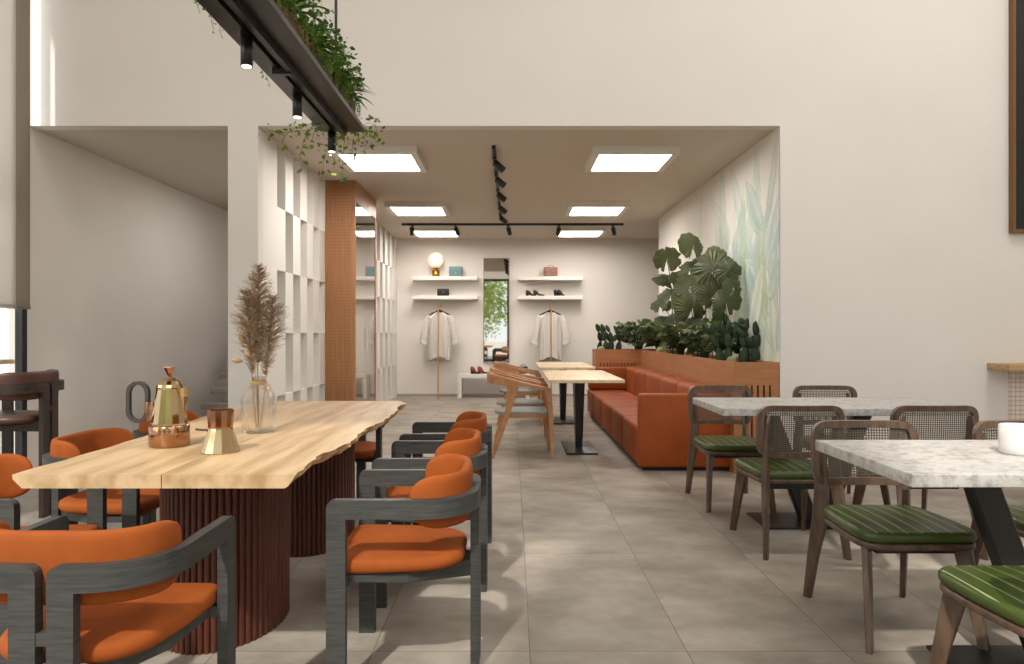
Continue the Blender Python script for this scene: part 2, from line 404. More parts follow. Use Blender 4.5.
# ------------------------------------------------------------------ room shell
CZ = 2.895      # café-bay ceiling
HZ = 6.6        # hall ceiling
YF = 5.94       # bulkhead wall
YB = 13.12      # back wall of the bay
XL = -4.03; XR = 5.4; YR = -1.6
struct('floor', MB().box(-9, 9, -9, 14, -.1, 0), FLOORM)
# bulkhead wall with two openings, as one wall
def front_wall():
    us = [XL, -2.363, -2.113, 2.23, XR]; vs = [0, CZ, HZ]
    cells = []
    for i in range(4):
        for j in range(2):
            if j == 0 and i in (0, 2): continue
            cells.append([(us[i],vs[j]),(us[i+1],vs[j]),(us[i+1],vs[j+1]),(us[i],vs[j+1])])
    m = MB(); m.slab(cells, lambda u, v, w: (u, YF+.06+w, v), .12); return m
struct('wall_front', front_wall(), WALL)
struct('ceiling', MB().box(XL-.2, XR+.2, YF+.12, YB+.2, CZ, CZ+.15), CEIL)
struct('ceiling_hall', MB().box(XL-.2, XR+.2, YR-.2, YF+.12, HZ, HZ+.15), WALL)
struct('wall_back', MB().box(XL-.2, XR+.2, YB, YB+.15, 0, CZ), WALL)
struct('baseboard_back', MB().box(-2.113, 4, YB-.015, YB, 0, .045), mat('baseboard_grey', '#A39B92', .6))
struct('wall_mural', MB().box(2.231, 2.35, YF+.12, 10.83, 0, CZ), WALL)
struct('wall_bay_right', MB().box(4.4, 4.5, YF+.12, YB, 0, CZ), WALL)
struct('wall_alcove', MB().box(XL-.15, XL, YF, YB, 0, CZ), WALL)
struct('wall_right', MB().box(XR, XR+.15, YR, YF+.12, 0, HZ), WALL)
# left wall: long glazed opening
def wall_open(us, vs, holes, fn, t):
    cells = []
    for i in range(len(us)-1):
        for j in range(len(vs)-1):
            if (i, j) in holes: continue
            cells.append([(us[i],vs[j]),(us[i+1],vs[j]),(us[i+1],vs[j+1]),(us[i],vs[j+1])])
    m = MB(); m.slab(cells, fn, t); return m
struct('wall_left', wall_open([YR, -1.0, 5.935, YF], [0, .04, 4.85, HZ], {(1, 1)}, lambda u, v, w: (XL-.075+w, u, v), .15), WALL)
PANE = clear_pane('window_pane', '#F6F8F8', .25)
def window(name, fn, u0, u1, v0, v1, muls=(), trs=(), fw=.06, depth=.06):
    m = MB()
    us = sorted({u0, u0+fw, u1-fw, u1} | {x for c in muls for x in (c-fw/2, c+fw/2)}); vs = sorted({v0, v0+fw, v1-fw, v1} | {x for c in trs for x in (c-fw/2, c+fw/2)})
    cells = []
    for i in range(len(us)-1):
        for j in range(len(vs)-1):
            uc = (us[i]+us[i+1])/2; vc = (vs[j]+vs[j+1])/2
            solid = uc < u0+fw or uc > u1-fw or vc < v0+fw or vc > v1-fw or any(abs(uc-c) < fw/2 for c in muls) or any(abs(vc-c) < fw/2 for c in trs)
            if solid: cells.append([(us[i],vs[j]),(us[i+1],vs[j]),(us[i+1],vs[j+1]),(us[i],vs[j+1])])
    m.slab(cells, fn, depth); fr = struct(name, m, FRAMEB)
    g = MB(); g.slab([[(u0+fw*.5,v0+fw*.5),(u1-fw*.5,v0+fw*.5),(u1-fw*.5,v1-fw*.5),(u0+fw*.5,v1-fw*.5)]], fn, .006)
    g.build('window_glass', PANE, fr)
    return fr
window('window_1', lambda u, v, w: (XL-.03+w, u, v), -1.0, 5.935, .04, 4.85, (.8, 2.5, 4.2), (2.3,))
# rear wall behind the camera: two tall windows and a glazed door between
struct('wall_rear', wall_open([XL, -3.9, -1.30, -1.2, -.1, .02, 4.2, XR], [0, .03, 3.25, 6.3, HZ],
       {(1,1),(1,2),(3,1),(5,1),(5,2)}, lambda u, v, w: (u, YR-.1+w, v), .2), WALL)
rf = lambda u, v, w: (u, YR-.08+w, v)
window('window_2', rf, -3.9, -1.30, .03, 6.3, (), (), .045)
window('window_3', rf, .02, 4.2, .03, 6.3, (), (), .045)
window('door_1', rf, -1.2, -.1, .03, 3.25, (), (), .09)
struct('ground', MB().box(-40, 40, -60, -9, -.12, -.02), STONE)

# lattice partition on the left of the bay
def lattice(name, y0, n, pitch):
    ys = [y0+i*pitch for i in range(n+1)]; zs = [0, .035, .6, 1.17, 1.74, 2.31, CZ-.005]
    cells = []
    for i in range(n):
        for j in range(6):
            odd = i % 2 == 0
            hole = (odd and j in (1, 3, 5)) or ((not odd) and j in (2, 4))
            if not hole: cells.append([(ys[i],zs[j]),(ys[i+1],zs[j]),(ys[i+1],zs[j+1]),(ys[i],zs[j+1])])
    m = MB(); m.slab(cells, lambda u, v, w: (-2.238+w, u, v), .25)
    return m, ys
m, ys = lattice('l', 6.425, 7, .235)
m.box(-2.363, -2.113, ys[-1], 9.31, 0, CZ-.005)
m.box(-2.363, -2.113, YF+.12, 6.425, 0, CZ-.005)
struct('wall_lattice', m, LATT)
m, ys = lattice('l', 9.31, 15, .235)
m.box(-2.363, -2.113, ys[-1], YB, 0, CZ-.005)
struct('wall_lattice_far', m, LATT)
# ledge on the right with mosaic below
o = MB(); o.box(3.95, XR-.01, 5.67, YF-.002, .868, .922, .004)
tag(o.build('wall_counter', mat('ash_counter_edge', '#B08D62', .5, col2='#C6A577', scale=5, stretch=(.6,4,9))), 'light wooden counter ledge fixed to the wall over white mosaic tiles', 'counter')
struct('trim_1', MB().box(4.13, XR-.01, 5.925, YF-.001, 0, .866), MOSAIC)
t = thing('wall_screen', 'tall black screen in a bronze frame high on the right of the wall', 'screen', (4.13, YF-.002, 2.0))
fm = MB(); W_, H_ = 1.0, 2.6
fm.slab([[(0,0),(W_,0),(W_-.02,.026),(.02,.026)],[(W_,0),(W_,H_),(W_-.02,H_-.02),(W_-.02,.026)],[(W_,H_),(0,H_),(.02,H_-.02),(W_-.02,H_-.02)],[(0,H_),(0,0),(.02,.026),(.02,H_-.02)]], lambda u,v,w:(u,-.03+w,v), .06)
fm.build('frame', SCREENFR, t); MB().box(.016,W_-.016,-.035,-.005,.022,H_-.016).build('panel', CARCASS, t)

# mural: soft watercolour leaves painted on the bay's right wall
def mural_mat():
    m = bpy.data.materials.new('watercolour_mural'); m.use_nodes = True; nt = m.node_tree; N = nt.nodes; L = nt.links; b = N['Principled BSDF']; b.inputs['Roughness'].default_value = .85
    vc = N.new('ShaderNodeVertexColor'); vc.layer_name = 'paint'
    tc = N.new('ShaderNodeTexCoord'); nz = N.new('ShaderNodeTexNoise'); nz.inputs['Scale'].default_value = 3.5; nz.inputs['Detail'].default_value = 6; L.new(tc.outputs['Object'], nz.inputs['Vector'])
    mr = N.new('ShaderNodeMapRange'); mr.inputs[1].default_value = .35; mr.inputs[2].default_value = .7; mr.inputs[3].default_value = 0; mr.inputs[4].default_value = .28; L.new(nz.outputs[0], mr.inputs[0])
    mx = N.new('ShaderNodeMix'); mx.data_type = 'RGBA'; L.new(mr.outputs[0], mx.inputs[0]); L.new(vc.outputs[0], mx.inputs[6]); mx.inputs[7].default_value = lin('#E6E2D6'); L.new(mx.outputs[2], b.inputs['Base Color']); return m
def mural():
    rnd = random.Random(11)
    y0, y1 = YF+.002, 10.83; ny, nz = 280, 150
    leaves = []
    for i in range(95):
        by = rnd.triangular(5.9, 9.6, 6.1); bz = rnd.uniform(.6, 2.2)
        if by > 7.8 and rnd.random() < .5: continue
        ln = rnd.uniform(.4, 1.05); a = rnd.uniform(-.95, .95); w = rnd.uniform(.06, .14); cv = rnd.uniform(-.25, .25)
        col = rnd.choice(['#A9C2B4', '#8FB4B4', '#A0B488', '#86A8A6', '#B8CCBC', '#8DA67A', '#93B6C2', '#F4F4EE'])
        leaves.append((by, bz, ln, a, w, cv, lin(col), rnd.uniform(.6, 1.0)*(1 if by < 7.6 else .5)))
    base = lin('#E3E1DA')
    V = []; col = []
    for j in range(nz+1):
        for i in range(ny+1):
            y = y0+(y1-y0)*i/ny; z = .9+(CZ-.9)*j/nz
            c = list(base)
            for by, bz, ln, a, w, cv, lc, st in leaves:
                dy = y-by; dz = z-bz
                u = dy*sin(a)+dz*cos(a); v = dy*cos(a)-dz*sin(a)
                t = u/ln
                if 0 < t < 1:
                    v -= cv*t*t; ww = w*sin(pi*t**.8)**.8
                    if ww > 0 and abs(v) < ww:
                        e = 1-abs(v)/ww; k = st*min(1, e*9)*(.55+.45*(1-e)**1.5)*(1-.5*t)
                        if abs(v) < .007: k *= .3
                        elif e < .12: k = min(1, k*1.25)
                        c = [c[q]*(1-k)+lc[q]*k for q in range(3)]+[1]
            V.append((0, y, z)); col.append(c)
    Fc = [(j*(ny+1)+i, (j+1)*(ny+1)+i, (j+1)*(ny+1)+i+1, j*(ny+1)+i+1) for j in range(nz) for i in range(ny)]
    me = bpy.data.meshes.new('mural'); me.from_pydata(V, [], Fc); me.materials.append(mural_mat())
    at_ = me.color_attributes.new('paint', 'FLOAT_COLOR', 'POINT'); at_.data.foreach_set('color', [x for c in col for x in c])
    o = bpy.data.objects.new('wall_mural_painting', me); C.objects.link(o); o.location.x = 2.226
    return tag(o, kind='structure')
mural()

# ------------------------------------------------------------------ ceiling light panels and tracks
def light_panel():
    t = thing('ceiling_light', 'x', 'ceiling light', group='square ceiling light panels')
    m = MB(); h = .4; e = .337
    ring = [[(-h,-h),(h,-h),(e,-e),(-e,-e)],[(h,-h),(h,h),(e,e),(e,-e)],[(h,h),(-h,h),(-e,e),(e,e)],[(-h,h),(-h,-h),(-e,-e),(-e,e)]]
    m.slab(ring, lambda u,v,w:(u,v,-.035+w), .07); m.build('housing', WHITE, t)
    MB().box(-e, e, -e, e, -.062, -.03).build('diffuser', PANELEM, t)
    return t
lp = light_panel()
rows = [(6.96,'nearest'),(9.76,'middle'),(12.0,'farthest')]
first = True
for y, w in rows:
    for x, s in ((-1.275,'left'),(1.147,'right')):
        o = lp if first else copy_tree(lp)
        first = False
        o.location = (x, y, CZ-.001); o['label'] = f'{w} lit square ceiling panel on the {s} side of the bay'

def track_spot(lab, x, y, dirv, s=1.0, fn='track_spotlight'):
    t = thing(fn, lab, 'spotlight', (x, y, CZ-.035), group='black track spotlights')
    MB().box(-.018,.018,-.03,.03,-.02,0).build('adapter', DKMETAL, t)
    a = MB(); a.tube([(0,0,-.01),(0,0,-.07),(dirv[0]*.055,0,-.085)], .008, 6); a.build('arm', DKMETAL, t)
    d = Vector(dirv).normalized(); p = Vector((dirv[0]*.055, 0, -.085))
    c = MB(); c.smooth = True; c.tube([p-d*.055, p+d*.065], .034, 14); hd = c.build('head', DKMETAL, t)
    c = MB(); c.tube([p+d*.0655, p+d*.067], .026, 14); c.build('lens', mat_lens, hd)
    return t
mat_lens = mat('spot_lens', '#4A4743', .2, emit='#FFE9C8', es=.12)
tr = MB(); tr.box(-1.74, 1.757, 11.25, 11.285, CZ-.035, CZ-.001)
tag(tr.build('lighting_track', DKMETAL), 'black lighting track running across the bay ceiling', 'track')
tr = MB(); tr.box(-.185, -.15, 6.55, 10.7, CZ-.035, CZ-.001)
tag(tr.build('lighting_track', DKMETAL), 'black lighting track running lengthwise along the bay ceiling', 'track')
names = ['leftmost','second from left','middle','fourth from left','rightmost']
for nme, x, dx in zip(names, (-1.57,-.89,-.06,.74,1.59), (-.12,.3,.25,-.15,.25)):
    track_spot(f'{nme} black spotlight on the crosswise ceiling track', x, 11.267, (dx, .55, -.8))
for nme, y in zip(['nearest','second nearest','middle','second farthest','farthest'], (6.87,7.6,8.43,9.3,10.15)):
    track_spot(f'{nme} black spotlight on the lengthwise ceiling track', -.168, y, (.75, .1, -.6))

# ------------------------------------------------------------------ orange armchairs (front of the chair is local +Y)
def arm_path(side, off=0.0):
    # plan curve of the arm from the front leg round to the twin back legs; returns (point(s), normal(s), length)
    pts = [Vector((.249-off, .235-i*.285/10)) for i in range(10)]
    a, b, n = .186-off*.9, .185-off, 2.35
    for i in range(25):
        t = pi/2*i/24
        pts.append(Vector((.063+a*cos(t)**(2/n), -.05-b*sin(t)**(2/n))))
    pts += [Vector((.05, -.235+off)), Vector((.013, -.235+off))]
    pts = [Vector((p.x*side, p.y)) for p in pts]
    acc = [0]
    for i in range(1, len(pts)): acc.append(acc[-1]+(pts[i]-pts[i-1]).length)
    def pos(s):
        s = max(0, min(acc[-1], s))
        for i in range(1, len(pts)):
            if s <= acc[i]+1e-9:
                f = (s-acc[i-1])/max(1e-9, acc[i]-acc[i-1]); return pts[i-1].lerp(pts[i], f)
        return pts[-1]
    def nrm(s):
        a = pos(s-.012); b = pos(s+.012); d = (b-a).normalized(); return Vector((-d.y, d.x))*side
    return pos, nrm, acc[-1]
def arm_frame(side, Zt, w=.062, t=.03):
    pos, nrm, L = arm_path(side); r = .026
    us = [0, .003, .008, .015, r, .045, w]+[w+(L-2*w)*i/30 for i in range(1, 30)]+[L-w, L-.045, L-r, L-.015, L-.008, L-.003, L]
    def top(u):
        q = min(u, L-u)
        return Zt-(r-sqrt(max(0, r*r-(r-q)**2))) if q < r else Zt
    cells = []
    for a, b in zip(us[:-1], us[1:]):
        leg = b <= w+1e-6 or a >= L-w-1e-6
        cells.append([(a, Zt-w), (b, Zt-w), (b, top(b)), (a, top(a))])
        if leg: cells.append([(a, 0), (b, 0), (b, Zt-w), (a, Zt-w)])
    def fn(u, v, q):
        p = pos(u); n = nrm(u); return (p.x+n.x*q, p.y+n.y*q, v)
    m = MB(); m.slab(cells, fn, t); return m
def pad_band(path, z0, z1, th, crown=.0, endr=.07, n=44, nv=20):
    pos, nrm, L = path; R = []
    zc = (z0+z1)/2; hh = (z1-z0)/2
    for i in range(n+1):
        f = i/n; s = L*(.5-.5*cos(pi*f)); q = min(s, L-s)
        k = 1 if q > endr else sqrt(max(0, 1-(1-q/endr)**2))
        k = max(k, .02); kh = .45+.55*k if q > 1e-6 else .45
        p = pos(s); nn = nrm(s); ring = []
        for j in range(nv):
            a = 2*pi*j/nv; ca, sa = cos(a), sin(a)
            e = .5
            z = zc+hh*k**.75*(abs(sa)**e)*(1 if sa >= 0 else -1); o = th/2*min(1, k*1.2)*(abs(ca)**e)*(1 if ca >= 0 else -1)
            ring.append((p.x+nn.x*o, p.y+nn.y*o, z))
        R.append(ring)
    m = MB(); m.smooth = True; m.ring(R); return m
def back_path(off):
    ps, ns, L = arm_path(1, off)
    pts = []; L0 = .262
    m = 40
    right = [ps(L0+(L-L0)*i/m) for i in range(m+1)]
    pts = right+[Vector((-p.x, p.y)) for p in reversed(right)]
    acc = [0]
    for i in range(1, len(pts)): acc.append(acc[-1]+(pts[i]-pts[i-1]).length)
    def pos(s):
        s = max(0, min(acc[-1], s))
        for i in range(1, len(pts)):
            if s <= acc[i]+1e-9:
                f = (s-acc[i-1])/max(1e-9, acc[i]-acc[i-1]); return pts[i-1].lerp(pts[i], f)
        return pts[-1]
    def nrm(s):
        a = pos(s-.02); b = pos(s+.02); d = (b-a).normalized(); return Vector((-d.y, d.x))
    return pos, nrm, acc[-1]
def make_armchair(name, label, cat, frame_mat, pad_mat, lift=0.0, seat_mat=None, group=None):
    t = thing(name, label, cat, group=group)
    Zt = .637+lift
    for s in (1, -1):
        arm_frame(s, Zt).build('arm_frame', frame_mat, t)
    b = MB(); b.box(-.016, .016, -.248, -.222, .452+lift, .482+lift); b.build('bridge_block', frame_mat, t)
    r = MB()
    for s in (1, -1):
        r.loft([(s*.205, .19, .368+lift), (s*.18, -.02, .362+lift), (s*.045, -.222, .352+lift)], (0,0,1), [.014, .018, .028], (1,0,0), .011)
        r.box(s*.2, s*.24, .17, .2, .352+lift, .383+lift)
    r.box(-.205, .205, .15, .175, .352+lift, .382+lift)
    if lift: 
        r.box(-.24, .24, .21, .235, .22, .255)
    r.build('seat_rail', frame_mat, t)
    sw = .232
    poly = [(-sw, .245), (-sw+.012, .0), (-.19, -.13), (-.12, -.2), (.12, -.2), (.19, -.13), (sw-.012, .0), (sw, .245)]
    poly = outline_round(poly, [.05, .1, .06, .06, .06, .06, .1, .05], 5)
    m = MB(); pillow(m, poly, .383+lift, .432+lift, .022, .008)
    m.build('seat', seat_mat or pad_mat, t)
    pad_band(back_path(.032), .532+lift, .708+lift, .036, endr=.1).build('backrest', pad_mat, t)
    return t
ag = 'orange armchairs round the oak table'
head = make_armchair('armchair', 'orange armchair at the near head of the oak table, seen from behind at bottom left', 'armchair', GREYW, ORANGE, group=ag)
head.location = (-1.09, 1.9, 0)
labs = {('R',0): 'nearest of the three orange armchairs on the aisle side of the oak table', ('R',1): 'middle of the three orange armchairs on the aisle side of the oak table', ('R',2): 'farthest of the three orange armchairs on the aisle side of the oak table',
        ('L',0): 'orange armchair at the left picture edge, nearest on the window side of the oak table', ('L',1): 'orange armchair second along the window side of the oak table, its back above the tabletop', ('L',2): 'orange armchair on the window side of the oak table, mostly hidden behind the coffee pot'}
for k, y in enumerate((2.565, 3.315, 4.06)):
    copy_tree(head, (-.365, y, 0), pi/2, labs[('R',k)])
    copy_tree(head, (-1.84, y, 0), -pi/2, labs[('L',k)])
copy_tree(head, (-1.09, 4.72, 0), pi, 'orange armchair at the far head of the oak table, facing the camera')
st = make_armchair('bar_stool', 'dark brown wooden bar stool with leather seat near the window', 'bar stool', DARKW, LEATHB, lift=.222)
st.location = (-3.22, 4.6, 0); st.rotation_euler.z = pi/2
# bar shelf at the window
t = thing('window_bar', 'wooden bar shelf along the window behind the bar stool', 'bar shelf', (-3.75, 3.6, 0))
MB().box(-.2, .2, -1.5, 1.5, .955, .985, .004).build('top', PALEW, t, loc=(0,0,0))
for y in (-1.3, .9):
    m = MB(); m.box(-.17, .12, y-.02, y+.02, .0, .02); m.box(-.03, .03, y-.02, y+.02, .02, .955); m.build('leg', DKMETAL, t)

# ------------------------------------------------------------------ oak table with live edge
def oak_table():
    t = thing('dining_table', 'long live-edge oak table on two reeded red-brown drums', 'table', (-1.09, 3.3, 0))
    rnd = random.Random(3)
    ys = [2.15+i*(4.45-2.15)/60 for i in range(61)]
    key = [(2.15,-.65),(2.3,-.662),(2.48,-.673),(2.66,-.645),(2.84,-.628),(3.0,-.645),(3.2,-.65),(3.45,-.622),(3.86,-.625),(4.15,-.66),(4.3,-.64),(4.45,-.69)]
    def xr(y):
        for (a, p), (b, q) in zip(key[:-1], key[1:]):
            if a <= y <= b+1e-6:
                f = (y-a)/(b-a); f = f*f*(3-2*f); return p+(q-p)*f+.004*sin(y*37)+.003*sin(y*71)
        return key[-1][1]
    def xl(y): return -1.5-.035*(y-2.15)-.012*sin(y*4)-.004*sin(y*23)
    seam = -1.056
    def plank(fa, fb, ua, ub, nm):
        # ua/ub: how far the underside pulls in at either long edge
        zt, zb = .75, .709; R = []
        for y in ys:
            a, b = fa(y), fb(y)
            ja = (.006*sin(y*51)+.004*sin(y*93)) if ua else 0; jb = (.006*sin(y*47)+.004*sin(y*88)) if ub else 0
            R.append([(a, y, zt), (a+(.004+ja if ua else 0), y, zt-.014), (a+ua*.85+ja, y, zb+.006), (a+ua, y, zb), (b-ub, y, zb), (b-ub*.85+jb, y, zb+.006), (b-(.004+jb if ub else 0), y, zt-.014), (b, y, zt)])
        m = MB(); m.ring(R)
        n = 8
        # bark edge on its own material
        k = 0
        for j in range(len(R)-1):
            for i in range(n):
                if (ua and i in (0,1,2)) or (ub and i in (4,5,6)): m.m[k] = 1
                k += 1
        o = m.build(nm, [OAK, OAKEDGE], t); o.location = (1.09, -3.3, 0)
    plank(xl, lambda y: seam-.0015, .03, 0, 'plank')
    plank(lambda y: seam+.0015, xr, 0, .035, 'plank')
    for yc, xc in ((2.93, -1.165), (4.06, -1.135)):
        N = 62; seg = N*6
        def prof(z):
            r = []
            for i in range(seg):
                a = 2*pi*i/seg; ph = (i % 6)/6
                g = abs(sin(pi*ph))**.6
                k = 1-.034*(1-g)
                r.append(((xc+1.09)+.232*k*cos(a), (yc-3.3)+.325*k*sin(a), z))
            return r
        m = MB(); m.ring([prof(0), prof(.7085)]); m.build('drum_base', REED, t)
    return t
oak_table()

# ------------------------------------------------------------------ things on the oak table
def coffee_pot():
    p = Vector((-1.295, 2.70, .75)); t = thing('coffee_pot', 'large faceted copper and steel stovetop coffee pot on the oak table', 'coffee pot', p)
    m = MB(); m.smooth = True; m.lathe([(.068,0),(.074,.004),(.074,.082),(.07,.088)], seg=40); m.build('boiler', COPPER, t)
    N = 16
    def ringf(r, z): return [(r*cos(2*pi*(i+.5)/N), r*sin(2*pi*(i+.5)/N), z) for i in range(N)]
    m = MB(); m.ring([ringf(.07,.088), ringf(.066,.094), ringf(.047,.232), ringf(.049,.238)]); m.build('upper_body', STEELG, t)
    m = MB(); m.smooth = False
    m.ring([ringf(.048,.238), ringf(.044,.25), ringf(.034,.265), ringf(.018,.276), ringf(.008,.279)]); ld = m.build('lid', STEELG, t)
    m = MB(); m.ring([[(r*cos(2*pi*i/8), r*sin(2*pi*i/8), z) for i in range(8)] for r, z in ((.007,.277),(.008,.287),(.022,.318),(.021,.321))]); m.build('knob', COPPER, ld)
    m = MB(); m.loft([(.055,0,.10),(.056,0,.2),(.058,0,.236)], (0,1,0), [.010,.014,.018], (1,0,0), [.008,.010,.013]); m.build('spout', STEELG, t)
    m = MB(); m.box(-.085,-.056,-.017,.017,.105,.178,.002); m.build('handle_mount', COPPER, t)
    # long stadium handle ring, flat bar
    c = (-.122, .178); hw, hh, rr = .044, .084, .044
    pts = []
    for i in range(13): a = pi*i/12; pts.append((c[0]+rr*cos(a), c[1]+hh-rr+rr*sin(a)))
    for i in range(13): a = pi+pi*i/12; pts.append((c[0]+rr*cos(a), c[1]-hh+rr+rr*sin(a)))
    inn = [(c[0]+(x-c[0])*.68, c[1]+(z-c[1])*.84) for x, z in pts]
    n = len(pts); m = MB()
    m.slab([[pts[i], pts[(i+1)%n], inn[(i+1)%n], inn[i]] for i in range(n)], lambda u,v,w:(u,w,v), .018)
    m.build('handle', GREYPL, t); t.scale = (.97, .97, .93)
coffee_pot()
def pourer():
    p = Vector((-1.045, 2.56, .75)); t = thing('coffee_pourer', 'small flared steel and copper pourer with a thin grey handle', 'pourer', p)
    N = 14
    def ringf(r, z): return [(r*cos(2*pi*(i+.5)/N), r*sin(2*pi*(i+.5)/N), z) for i in range(N)]
    m = MB(); m.ring([ringf(.067,0), ringf(.068,.004), ringf(.042,.083), ringf(.041,.088)]); m.build('flared_base', STEELG, t)
    m = MB(); m.ring([ringf(.041,.088), ringf(.043,.092), ringf(.046,.152), ringf(.043,.152), ringf(.04,.1)], True, True); m.build('cup', COPPER, t)
    m = MB(); m.tube([(-.036,.02,.075),(-.1,.09,.066),(-.15,.14,.062)], .004, 6); m.build('handle', GREYPL, t)
pourer()
def vase():
    p = Vector((-1.09, 3.07, .75)); t = thing('glass_vase', 'clear dimpled glass bottle vase with twine round its neck', 'vase', p)
    m = MB(); m.smooth = True
    m.lathe([(.0,.0),(.06,0),(.07,.01),(.072,.03),(.072,.05),(.072,.07),(.072,.09),(.072,.11),(.072,.13),(.072,.15),(.066,.172),(.045,.195),(.03,.205),(.028,.235),(.031,.24),(.027,.24),(.024,.205),(.04,.19),(.062,.165),(.067,.15),(.067,.03),(.06,.012),(.0,.012)], seg=72, cap0=False, cap1=False, flute=9, fn=.022)
    m.build('bottle', VGLASS, t)
    m = MB()
    for k in range(3): m.tube([(.0325*cos(a), .0325*sin(a), .207+.005*k) for a in [2*pi*i/20 for i in range(21)]], .0026, 5)
    m.tube([(.03,-.012,.21),(.045,-.03,.2),(.052,-.035,.175),(.058,-.045,.15)], .002, 5)
    m.tube([(.03,-.01,.21),(.055,-.02,.205),(.065,-.03,.185)], .002, 5)
    m.build('twine', STRAW, t)
    return p
vp = vase()
def pampas(lab, base, top, w, n, seed, first=False):
    rnd = random.Random(seed); t = thing('pampas_stem', lab, 'dried grass', base, group='pampas plumes in the glass vase')
    b = Vector(base); d = Vector(top)-b
    mid = d*.5+Vector((rnd.uniform(-.01,.01),0,0))
    sp = bez((0,0,0), mid, d, 10)
    m = MB(); m.tube(sp, [.0026]*6+[.0018]*5, 5); m.build('stem', STRAW, t)
    m = MB()
    for i in range(n):
        f = rnd.uniform(.4, 1.0); c = d*f
        env = w*(sin(pi*min(1, (1-f)/.6*.85+.15))**.8)*(.45+.55*min(1,(1-f)*5+.1))
        a = rnd.uniform(0, 2*pi); ln = env*rnd.uniform(.55, 1.15)
        dr = Vector((cos(a), sin(a)*.8, rnd.uniform(.35, 1.0))).normalized()
        tip = c+dr*ln+Vector((0,0,-.3*ln*rnd.random())); k = c+dr*ln*.5+Vector((0,0,.015*ln))
        sd = dr.cross(Vector((rnd.uniform(-1,1),rnd.uniform(-1,1),rnd.uniform(-1,1)))).normalized()*.0011
        m.add([c-sd, c+sd, k+sd, tip, k-sd], [(0,1,2,4),(4,2,3)])
        # tiny side barbs
        for q in range(3):
            g = rnd.uniform(.35, .95); s0 = c.lerp(tip, g); e = s0+(dr+Vector((rnd.uniform(-1,1),rnd.uniform(-1,1),rnd.uniform(-.4,1)))).normalized()*.017
            m.add([s0-sd*.8, s0+sd*.8, e], [(0,1,2)])
    m.build('plume', [PLUME], t, fix=False)
bv = vp+Vector((0,0,.02))
pampas('tallest pampas plume standing in the middle of the glass vase', bv, vp+Vector((.0,0,.71)), .10, 800, 1)
pampas('pampas plume leaning right in the glass vase', bv+Vector((.008,0,0)), vp+Vector((.055,.02,.58)), .10, 650, 2)
pampas('pampas plume leaning left in the glass vase', bv+Vector((-.008,0,0)), vp+Vector((-.045,-.02,.60)), .10, 650, 3)
for i, (tp, hd, lab) in enumerate((((-.05,-.02,.36),(-.075,-.03,.40),'upper of the three bunny tail grass heads left of the pampas'), ((-.025,-.03,.30),(-.045,-.04,.335),'bunny tail grass head closest to the vase neck'), ((-.06,-.02,.285),(-.105,-.03,.292),'bunny tail grass head drooping level on the far left of the vase'))):
    t = thing('bunny_tail_grass', lab, 'dried grass', tuple(bv), group='bunny tail stems in the glass vase')
    tp = Vector(tp); hd = Vector(hd)
    m = MB(); m.tube(bez((0,0,0), (tp.x*.1, tp.y*.3, tp.z*.95), tuple(tp), 10), .0012, 5); m.build('stem', STRAW, t)
    m = MB(); m.smooth = True; q = [tp.lerp(hd, k/6) for k in range(7)]; m.tube(q, [.003,.008,.011,.012,.011,.008,.003], 10); m.build('seed_head', PLUME2, t)

